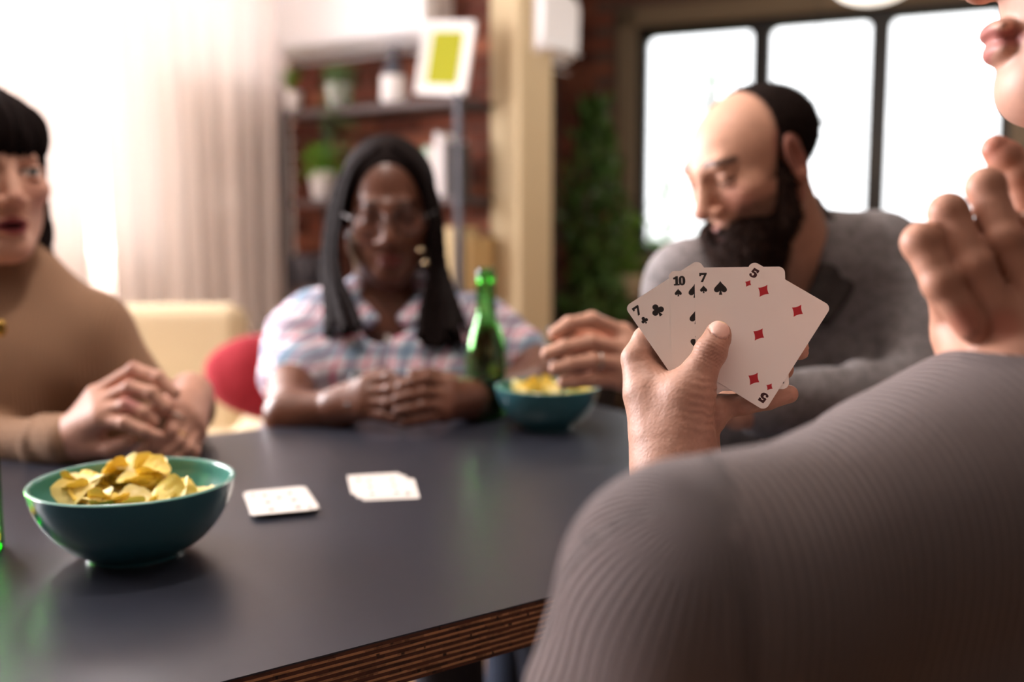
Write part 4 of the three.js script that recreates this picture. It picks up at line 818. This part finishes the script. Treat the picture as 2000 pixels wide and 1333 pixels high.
  for (let i = 0; i < 18; i++) { const f = i / 17, e = rr(-8, 8); mesh('braid', braidGeo([P(740 - 60 * f, 286 + 44 * f * f + e * 0.3, 1.69 + 0.08 * f), P(688 - 24 * f + e, 330 + 30 * f, 1.685 + 0.1 * f), P(662 - 16 * f + e, 420, 1.70 + 0.1 * f), P(655 - 22 * f + e, 520, 1.72 + 0.07 * f), P(648 + 42 * (1 - f) - 8 + e * 2, 600, 1.68 + 0.05 * f), P(650 + 55 * (1 - f) - 10 + e * 2, 640 + rr(-12, 18), 1.655 + 0.03 * f)]), hm, cap); }
  for (let i = 0; i < 22; i++) { const f = i / 21, e = rr(-9, 9); mesh('braid', braidGeo([P(764 + 60 * f, 286 + 40 * f * f + e * 0.3, 1.69 + 0.08 * f), P(818 + 24 * f + e, 330 + 30 * f, 1.685 + 0.1 * f), P(840 + 18 * f + e, 420, 1.7 + 0.1 * f), P(842 + 26 * f + e, 520, 1.72 + 0.07 * f), P(826 + 66 * f + e * 2, 600, 1.69 + 0.05 * f), P(818 + 92 * f + e * 2, 660 + rr(-16, 22), 1.655 + 0.04 * f)]), hm, cap); }
  // glasses and earrings
  const wire = std(0x3a3230, 0.3, { metalness: 0.7 }), lens = new THREE.MeshPhysicalMaterial({ color: 0xffffff, roughness: 0.02, transmission: 1, thickness: 0 }), gl = [];
  for (const x of [-1, 1]) { gl.push(new THREE.TorusGeometry(0.0235, 0.0014, 8, 40).scale(1.08, 0.9, 1).translate(x * 0.033, -0.003, 0.1)); gl.push(tube([V(x * 0.058, 0.002, 0.099), V(x * 0.076, 0.004, 0.06), V(x * 0.08, 0.004, 0)], 0.0014, 16, 6)); }
  gl.push(tube([V(-0.008, 0.001, 0.1), V(0, 0.004, 0.102), V(0.008, 0.001, 0.1)], 0.0013, 8, 6));
  const gm = w.put('eyeglasses', merge(gl).applyMatrix4(M), wire, 'round thin framed eyeglasses');
  for (const x of [-1, 1]) mesh('lens', new THREE.CircleGeometry(0.0232, 32).scale(1.08, 0.9, 1).translate(x * 0.033, -0.003, 0.1).applyMatrix4(M).translate(-w.base.x, 0, -w.base.z), lens, gm);
  const goldm = std(0xe0c9a0, 0.15, { metalness: 1 });
  w.put('earring', merge([new THREE.SphereGeometry(0.0045, 16, 12).translate(...P(822, 489, 1.66).toArray()), new THREE.SphereGeometry(0.0045, 16, 12).translate(...P(831, 514, 1.655).toArray())]), goldm, 'gold drop earring');
  legs(w, base, TV.clone().negate(), 0x343a4a);
  // phone
  const ph = thing('smartphone', 'black smartphone held by the person in the plaid shirt', 'phone', P(772, 768, 1.485), 0.1); ph.rotation.x = -0.9; mesh('body', rbox(0.14, 0.07, 0.008, 0.006, 0, 0, 0, 3), std(0x101114, 0.3), ph); mesh('screen', rbox(0.132, 0.063, 0.001, 0.0004, 0, 0, -0.0042), std(0x050608, 0.1), ph);
}

// ---- bearded sitter in the grey shirt
{
  const base = P(1560, 800, 1.52), w = new Person('bearded balding person in a grey shirt looking down', base);
  w.g.userData.stool = 'wooden stool under the bearded person';
  const M = frameOf(P(1466, 314, 1.32), -1.08, 0.40, 0.04, 0.98), opt = { skin: 0xd9a58a, lip: 0xb06a62, blush: 0xcb8070, hair: 0x1c1412, closed: true, browW: 0.0058, dye: (v) => { const e = Math.hypot(v.x / 0.15, (v.y - 0.06) / 0.13, (v.z - 0.12) / 0.134); const top = v.y > -0.02 ? sstep(0.93, 1.04, e) : 0, jaw = v.y < 0 ? sstep(1.12, 0.98, Math.hypot(v.x / 0.05, (v.y + 0.02) / 0.042, (v.z - 0.1) / 0.05)) : 1; return Math.max(0.9 * top, v.y < -0.03 && v.z > 0 ? 0.8 * (1 - jaw) * sstep(-0.03, -0.045, v.y) : 0); } };
  const H = new Field(); addHead(H, M, { jaw: 1.05, nose: 1.12, brow: 0.0125, crown: 0.012, ear: 1.1 }); H.cone(P(1500, 380, 1.37), P(1565, 560, 1.44), 0.058, 0.062, 0.03);
  w.addSkin(H, 0.0022, headTint(M, opt));
  const R = new Field(), rw = P(1278, 742, 1.3);
  R.cone(P(1400, 850, 1.36), rw, 0.038, 0.028, 0.01);
  addHand(R, rw, 0.03, [
    { p: [[1216, 652, 1.29], [1156, 626, 1.268], [1112, 634, 1.256], [1084, 652, 1.252]] },
    { p: [[1222, 684, 1.278], [1152, 670, 1.252], [1102, 680, 1.242], [1070, 692, 1.24]] },
    { p: [[1222, 714, 1.272], [1156, 706, 1.246], [1112, 713, 1.238], [1086, 720, 1.238]] },
    { p: [[1212, 744, 1.27], [1158, 742, 1.248], [1124, 745, 1.242], [1100, 748, 1.242]], r: [0.0105, 0.0092, 0.0086, 0.0078] }],
    { p: [[1236, 690, 1.33], [1160, 655, 1.325], [1100, 648, 1.3]], r: [0.017, 0.013, 0.0105] }, 0.008, 0.0104);
  addHand(R, P(1486, 792, 1.17), 0.028, [
    { p: [[1440, 772, 1.16], [1408, 768, 1.15], [1390, 776, 1.146], [1380, 788, 1.146]] }, { p: [[1437, 786, 1.152], [1404, 784, 1.142], [1386, 792, 1.138], [1376, 802, 1.14]] },
    { p: [[1436, 800, 1.147], [1406, 800, 1.138], [1390, 807, 1.134], [1382, 816, 1.136]] }, { p: [[1440, 814, 1.145], [1414, 816, 1.138], [1400, 822, 1.136], [1393, 829, 1.138]], r: [0.0105, 0.009, 0.0085, 0.0078] }],
    { p: [[1462, 772, 1.18], [1440, 756, 1.178], [1420, 752, 1.172]], r: [0.015, 0.0125, 0.0105] }, 0.008, 0.01);
  const ht = handTint(0xd6a48c, 0xd9a8a0, []);
  w.addSkin(R, 0.0024, ht, R.bounds(0.01));
  const T0 = new Field(); T0.ell(P(1550, 740, 1.48), [0.15, 0.18, 0.09], null, 0.03); T0.cone(P(1800, 760, 1.33), P(1470, 790, 1.16), 0.035, 0.028); w.addSkin(T0, 0.01, ht); w.finish();
  const silver = std(0xd8d4cc, 0.2, { metalness: 1 }), a = P(1222, 714, 1.272), b = P(1156, 706, 1.246), tg = new THREE.TorusGeometry(0.0118, 0.0016, 10, 28).applyQuaternion(new THREE.Quaternion().setFromUnitVectors(V(0, 0, 1), b.clone().sub(a).normalize())).translate(...a.clone().lerp(b, 0.85).toArray());
  w.put('ring', tg, silver, 'silver wedding ring');
  // shirt
  const S = new Field(), sR = P(1350, 560, 1.4), sL = P(1716, 520, 1.43);
  S.cone(sR, sL, 0.064, 0.066, 0.03); S.cone(P(1565, 560, 1.45), sL, 0.07, 0.066, 0.03); S.ell(P(1550, 740, 1.49), [0.19, 0.25, 0.125], null, 0.06);
  S.chain([sL, P(1790, 640, 1.37), P(1800, 764, 1.33)], [0.066, 0.06, 0.054], 0.03); S.chain([P(1800, 764, 1.33), P(1640, 786, 1.24), P(1490, 792, 1.165)], [0.052, 0.046, 0.042], 0.03);
  S.chain([sR, P(1370, 720, 1.38), P(1400, 850, 1.36)], [0.062, 0.056, 0.05], 0.03); S.chain([P(1400, 850, 1.36), P(1290, 752, 1.305)], [0.048, 0.04], 0.03);
  S.ell(P(1532, 500, 1.36), [0.05, 0.08, 0.07], null, 0.02, true);
  S.warp = (d, x, y, z) => d + 0.007 * noise(x * 10, y * 8, z * 10) + 0.0035 * Math.sin(55 * (y + 0.5 * x) + 6 * noise(x * 7, y * 7, z * 7)) * sstep(1.05, 0.95, y);
  const greyCloth = std(0x9a9596, 0.92, { map: mottled });
  w.wear('shirt', S, 0.007, greyCloth, 'grey button-up shirt with long sleeves', { uv: (x, y, z) => [x / 0.12, y / 0.12] });
  const darkCloth = std(0x4d4644, 0.92, { map: mottled });
  const C = new Field(); C.chain([P(1588, 400, 1.43), P(1625, 450, 1.40), P(1618, 530, 1.36), P(1578, 612, 1.33)], [0.012, 0.015, 0.015, 0.011], 0.012); C.chain([P(1612, 425, 1.45), P(1656, 480, 1.41), P(1652, 556, 1.365), P(1612, 625, 1.335)], [0.01, 0.013, 0.014, 0.009], 0.025); C.chain([P(1588, 398, 1.45), P(1480, 420, 1.5), P(1430, 500, 1.42), P(1450, 590, 1.36)], [0.013, 0.014, 0.014, 0.01], 0.012);
  w.wear('collar', C, 0.004, darkCloth, 'dark grey shirt collar', { uv: (x, y, z) => [x / 0.12, y / 0.12] });
  // hair and beard
  const A = new Field(), L = new Local(A, M);
  L.ell([0, 0.024, -0.017], [0.0755, 0.0705, 0.0955]); for (const x of [-1, 1]) L.cone([x * 0.07, 0.02, 0.008], [x * 0.064, -0.045, 0.014], 0.008, 0.008, 0.01);
  L.ell([0, 0.06, 0.12], [0.15, 0.13, 0.134], 0.006, true); for (const x of [-1, 1]) L.ell([x * 0.08, -0.01, -0.008], [0.014, 0.038, 0.025], 0.004, true); L.ell([0, -0.1, -0.03], [0.12, 0.075, 0.09], 0.006, true);
  const inv = M.clone().invert(), tv = V(); A.warp = (d, x, y, z) => d + 0.0012 * noise(x * 300, y * 300, z * 300);
  const hairShell = w.wear('hair', A, 0.0026, hairMat(0x241a17), 'short dark receding hair'); strands(w, 'hair_strands', hairShell.geometry, 5000, 0.007, 0.0005, [0x2a1f1b, 0x1a1210, 0x3a2a22], V(0, 0.2, 0));
  const Bd = new Field(), B = new Local(Bd, M);
  B.ell([0, -0.09, 0.046], [0.062, 0.05, 0.052]); B.ell([0, -0.135, 0.056], [0.043, 0.05, 0.04], 0.03);
  for (const x of [-1, 1]) { B.cone([x * 0.0675, -0.02, 0.012], [x * 0.058, -0.075, 0.022], 0.011, 0.022, 0.02); B.cone([x * 0.004, -0.0555, 0.099], [x * 0.03, -0.07, 0.084], 0.0075, 0.007, 0.006); B.cone([x * 0.03, -0.07, 0.084], [x * 0.036, -0.095, 0.07], 0.008, 0.014, 0.012); }
  B.ell([0, -0.02, 0.1], [0.05, 0.042, 0.05], 0.012, true); B.ell([0, -0.0765, 0.094], [0.015, 0.0065, 0.014], 0.004, true);
  Bd.warp = (d, x, y, z) => d + 0.002 * noise(x * 150, y * 60, z * 150) + 0.003 * noise(x * 40, y * 20, z * 40);
  const beardShell = w.wear('beard', Bd, 0.0026, hairMat(0x2a1c17), 'full dark beard and moustache'); strands(w, 'beard_strands', beardShell.geometry, 6000, 0.014, 0.0006, [0x2a1c17, 0x1c1310, 0x3d291f, 0x4a3226], V(0, -0.7, 0));
  legs(w, base, V(-0.85, 0, 0.1).normalize(), 0x39465c);
  const lt = thing('lighter', 'small black object pinched in the bearded person\'s raised hand', 'lighter', P(1092, 648, 1.272), 0.3); lt.rotation.z = 0.4; mesh('body', rbox(0.03, 0.024, 0.012, 0.004), std(0x17120f, 0.5), lt); mesh('lid', rbox(0.008, 0.0225, 0.0115, 0.003, 0.018, 0, 0), std(0x2a2522, 0.4), lt);  // unidentified small dark object, shaped as a plain box with an end piece
}

// ---- sitter with the cards, seen over the shoulder
{
  const base = V(0.27, 0.5, -0.5), w = new Person('person in a grey ribbed sweater holding up a fan of cards, hand at chin', base);
  w.g.userData.stool = 'wooden stool under the person holding the cards';
  const SK = 0xb58a76;
  const M = frameOf(P(2268, -186, 0.57), -1.83, 0.02, 0, 1.0), H = new Field();
  addHead(H, M, { jaw: 1.0 }); H.cone(P(2300, 60, 0.58), V(0.352, 0.96, -0.53), 0.05, 0.052, 0.03);
  w.addSkin(H, 0.0024, headTint(M, { skin: 0xc79a86, lip: 0xa86a62, blush: 0xbb8272, hair: 0x140e0d }));
  // the hand that holds the fan: thumb in front, fingers behind
  const G = new Field(), D = CARD_D, q = (px, py, off) => onFan(px, py, off);     // off: metres in front of the fan's plane
  const wrist = q(1318, 940, -0.002);
  G.cone(P(1345, 1330, 0.60), wrist, 0.036, 0.0265, 0.01);
  G.cone(wrist, q(1312, 860, -0.002), 0.0265, 0.024, 0.01);
  // metacarpals
  G.chain([q(1300, 900, -0.004), q(1258, 770, -0.008), q(1246, 702, -0.012)], [0.0195, 0.0145, 0.0118], 0.016);
  G.chain([q(1310, 900, -0.012), q(1290, 775, -0.026), q(1276, 712, -0.03)], [0.02, 0.015, 0.0125], 0.016);
  G.chain([q(1325, 900, -0.018), q(1320, 800, -0.034), q(1312, 748, -0.037)], [0.02, 0.015, 0.0125], 0.016);
  G.chain([q(1345, 900, -0.018), q(1362, 835, -0.03), q(1368, 800, -0.032)], [0.02, 0.0155, 0.0125], 0.016);
  // thenar and thumb
  G.chain([q(1326, 915, 0.004), q(1342, 842, 0.008), q(1350, 770, 0.012)], [0.021, 0.0175, 0.0142], 0.012);
  G.chain([q(1350, 770, 0.012), q(1372, 718, 0.0135), q(1389, 683, 0.0128)], [0.0142, 0.0112, 0.0102], 0.006);
  G.chain([q(1389, 683, 0.0128), q(1400, 662, 0.0115), q(1403, 652, 0.0108)], [0.0102, 0.0094, 0.0088], 0.003);
  G.ell(q(1388, 690, 0.0138), [0.0106, 0.0104, 0.0102], null, 0.004);
  // web between thumb and forefinger
  G.cone(q(1290, 770, -0.002), q(1330, 775, 0.006), 0.0125, 0.0135, 0.02);
  // fingers behind the cards
  const fk = 0.003;
  G.chain([q(1246, 702, -0.012), q(1262, 664, -0.0135), q(1330, 618, -0.0135), q(1420, 606, -0.012), q(1480, 622, -0.0105)], [0.0118, 0.0098, 0.0096, 0.0086, 0.0078], fk);
  G.chain([q(1276, 712, -0.03), q(1370, 640, -0.03), q(1480, 655, -0.02), q(1561, 683, -0.0098)], [0.0118, 0.0098, 0.009, 0.0076], fk);
  G.chain([q(1312, 748, -0.037), q(1390, 705, -0.034), q(1475, 712, -0.022), q(1528, 722, -0.0102)], [0.0115, 0.0096, 0.0088, 0.0078], fk);
  G.chain([q(1368, 800, -0.032), q(1412, 795, -0.019), q(1452, 790, -0.0125), q(1500, 780, -0.0092), q(1541, 770, -0.0082)], [0.0112, 0.0086, 0.0078, 0.0074, 0.0064], fk);
  G.ell(q(1402, 808, -0.012), [0.007, 0.012, 0.01], null, 0.008);
  // creases and fine relief
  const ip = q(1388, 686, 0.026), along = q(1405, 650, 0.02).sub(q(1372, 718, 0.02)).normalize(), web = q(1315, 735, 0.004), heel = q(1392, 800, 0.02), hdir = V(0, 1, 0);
  const nailC = q(1407, 645, 0.0185), nailU = along.clone(), nailN = camB.clone().addScaledVector(camU, 0.25).addScaledVector(camR, 0.18).normalize(), nailR = nailU.clone().cross(nailN).normalize();
  nailN.crossVectors(nailR, nailU).normalize();
  const nv = V();
  const nailAt = (x, y, z) => { nv.set(x - nailC.x, y - nailC.y, z - nailC.z); const u = nv.dot(nailU), r = nv.dot(nailR), n = nv.dot(nailN); return [u, r, n, Math.hypot(Math.abs(r) / 0.0068, (u - 0.0004) / 0.0066) * (u < -0.001 ? 1 : 0.94)]; };
  G.warp = (d, x, y, z) => {
    if (Math.abs(d) > 0.006) return d;
    let e = d + 0.00013 * noise(x * 600, y * 600, z * 600) + 0.00012 * noise(x * 160, y * 160, z * 160);
    const a = (x - ip.x) * along.x + (y - ip.y) * along.y + (z - ip.z) * along.z, r = Math.hypot(x - ip.x, y - ip.y, z - ip.z);
    if (r < 0.02) e += 0.00022 * Math.cos(a * 2400 + 2 * noise(x * 200, y * 200, z * 200)) * sstep(0.016, 0.005, Math.abs(a)) * sstep(0.018, 0.008, r);
    const hr = Math.hypot(x - heel.x, y - heel.y, z - heel.z);
    if (hr < 0.034) e += 0.0003 * Math.cos((y - heel.y + 0.25 * (x - heel.x)) * 1100 + 2.5 * noise(x * 90, y * 90, z * 90)) * sstep(0.03, 0.012, hr);
    const wb = Math.hypot(x - web.x, y - web.y, z - web.z);
    if (wb < 0.02) e += 0.00012 * Math.cos((x + y * 0.6) * 1900 + 3 * noise(x * 120, y * 120, z * 120)) * sstep(0.02, 0.006, wb);
    const [u, rr_, n, m] = nailAt(x, y, z);
    if (n > -0.006 && m < 1.2) e += 0.0009 * (sstep(1.14, 1.04, m) * sstep(0.9, 1.0, m)) - 0.0003 * sstep(0.96, 0.86, m);
    return e;
  };
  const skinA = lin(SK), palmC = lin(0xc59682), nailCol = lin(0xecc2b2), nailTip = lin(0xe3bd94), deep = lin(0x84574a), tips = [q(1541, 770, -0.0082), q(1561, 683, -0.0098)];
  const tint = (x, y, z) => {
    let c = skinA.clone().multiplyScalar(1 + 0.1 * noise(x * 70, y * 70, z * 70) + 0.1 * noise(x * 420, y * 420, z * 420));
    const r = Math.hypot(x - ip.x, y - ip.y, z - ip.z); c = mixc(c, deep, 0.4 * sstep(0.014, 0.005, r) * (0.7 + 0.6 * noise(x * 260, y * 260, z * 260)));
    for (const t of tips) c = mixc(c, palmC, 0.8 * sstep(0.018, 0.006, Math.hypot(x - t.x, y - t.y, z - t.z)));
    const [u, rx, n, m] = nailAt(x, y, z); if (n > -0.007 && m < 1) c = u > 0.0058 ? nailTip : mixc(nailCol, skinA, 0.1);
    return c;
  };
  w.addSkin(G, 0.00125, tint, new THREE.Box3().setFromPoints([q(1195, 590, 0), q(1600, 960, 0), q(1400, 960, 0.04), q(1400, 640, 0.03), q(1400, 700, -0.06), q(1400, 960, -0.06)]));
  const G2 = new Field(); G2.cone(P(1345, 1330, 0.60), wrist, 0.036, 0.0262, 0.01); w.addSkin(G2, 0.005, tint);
  // the other hand, curled under the chin
  const K = new Field(), kw = P(1985, 760, 0.5);
  K.cone(P(2060, 1000, 0.66), kw, 0.036, 0.027, 0.01);
  addHand(K, kw, 0.028, [
    { p: [[2030, 500, 0.535], [1990, 345, 0.535], [1965, 310, 0.536], [1946, 292, 0.537]] },
    { p: [[1990, 560, 0.545], [1926, 366, 0.508], [1962, 470, 0.497], [2022, 600, 0.492]] },
    { p: [[1930, 600, 0.545], [1852, 416, 0.504], [1904, 520, 0.494], [1976, 648, 0.49]] },
    { p: [[1880, 640, 0.54], [1800, 474, 0.502], [1838, 554, 0.495], [1897, 640, 0.492]] }],
    { p: [[2040, 640, 0.5], [2040, 520, 0.5], [2030, 440, 0.51]], r: [0.016, 0.012, 0.01] }, 0.008, 0.0092);
  K.cone(P(1985, 780, 0.51), P(1876, 650, 0.53), 0.022, 0.012, 0.015); K.cone(P(2000, 760, 0.5), P(1985, 700, 0.505), 0.02, 0.014, 0.015);
  const kt = handTint(0xc08c74, 0xb4604c, [[P(1946, 292, 0.537), 0.014, 0.7], [P(1962, 636, 0.484), 0.012, 0.5], [P(1888, 628, 0.486), 0.012, 0.5]]);
  w.addSkin(K, 0.0024, kt, K.bounds(0.01));
  const T0 = new Field(); T0.ell(V(0.27, 0.74, -0.53), [0.08, 0.16, 0.045], null, 0.03); w.addSkin(T0, 0.012, kt); w.finish();
  // sweater
  const S = new Field(), sL = P(1372, 1185, 0.38), neck = P(2130, 940, 0.5), sR = P(2577, 880, 0.53), elbow = P(1330, 1600, 0.47);
  S.chain([neck, P(1800, 1062, 0.47), P(1560, 1128, 0.42), sL, P(1262, 1400, 0.41), elbow], [0.072, 0.0725, 0.0576, 0.0573, 0.052, 0.046], 0.012);
  S.chain([elbow, P(1342, 1280, 0.585)], [0.042, 0.038], 0.012);
  S.cone(neck, sR, 0.058, 0.055, 0.02);
  S.cone(V(0.35, 0.94, -0.52), V(0.352, 1.01, -0.53), 0.062, 0.056, 0.03); S.ell(V(0.265, 0.72, -0.525), [0.18, 0.26, 0.115], new THREE.Quaternion().setFromAxisAngle(V(0, 1, 0), 0.5), 0.04);
  S.cone(V(0.15, 0.8, -0.46), V(0.38, 0.8, -0.57), 0.1, 0.1, 0.03); S.cone(V(0.16, 0.6, -0.47), V(0.36, 0.6, -0.57), 0.11, 0.11, 0.04);
  S.chain([sR, P(2500, 1300, 0.66), P(2060, 1040, 0.66)], [0.055, 0.048, 0.044], 0.02); S.chain([P(2060, 1040, 0.66), P(2010, 900, 0.54)], [0.044, 0.035], 0.01);
  S.warp = (d, x, y, z) => d + 0.003 * noise(x * 12, y * 12, z * 12);
  const seamX = P(1420, 1000, 0.36), ax = elbow.clone().sub(sL).normalize(), e1 = camR.clone().addScaledVector(ax, -camR.dot(ax)).normalize(), e2 = ax.clone().cross(e1);
  const RIB = 0.0054;
  const rib = std(0x8a7e7c, 0.95, { sheen: 0.3, sheenColor: lin(0xe8dcdc), bumpMap: ribTex, bumpScale: 0.0045, map: canvasTexture(128, 64, (c, W, Hh) => { c.fillStyle = '#f0eeee'; c.fillRect(0, 0, W, Hh); c.fillStyle = '#a3959a'; c.fillRect(0, 0, W * 0.28, Hh); c.fillStyle = '#ffffff'; c.fillRect(W * 0.45, 0, W * 0.3, Hh); for (let i = 0; i < 500; i++) { c.fillStyle = `rgba(60,40,45,${0.15 * rnd()})`; c.fillRect(rnd() * W, rnd() * Hh, 2, 3); } }) });
  w.wear('sweater', S, 0.005, rib, 'grey ribbed knit sweater', { uv: (x, y, z) => {
    if (x < seamX.x && z > sL.z - 0.12) { const dx = x - sL.x, dy = y - sL.y, dz = z - sL.z, a = Math.atan2(dx * e2.x + dy * e2.y + dz * e2.z, dx * e1.x + dy * e1.y + dz * e1.z); return [a * 0.054 / RIB, (dx * ax.x + dy * ax.y + dz * ax.z) / 0.006]; }
    return [(x - 0.12 * y - 0.3 * z) / RIB, y / 0.006]; } });
  // hair, out of sight from here but part of the person
  const A = new Field(), L = new Local(A, M); L.ell([0, 0.04, -0.022], [0.084, 0.09, 0.102]); L.ell([0, -0.05, 0.09], [0.072, 0.1, 0.1], 0.01, true); w.wear('hair', A, 0.005, hairMat(0x16100f), 'short black hair');
  legs(w, V(base.x, 0, base.z + 0.02), TV.clone().lerp(TU.clone().negate(), 0.45).normalize(), 0x14161c, 0.06);
}

renderer.render(scene, camera);
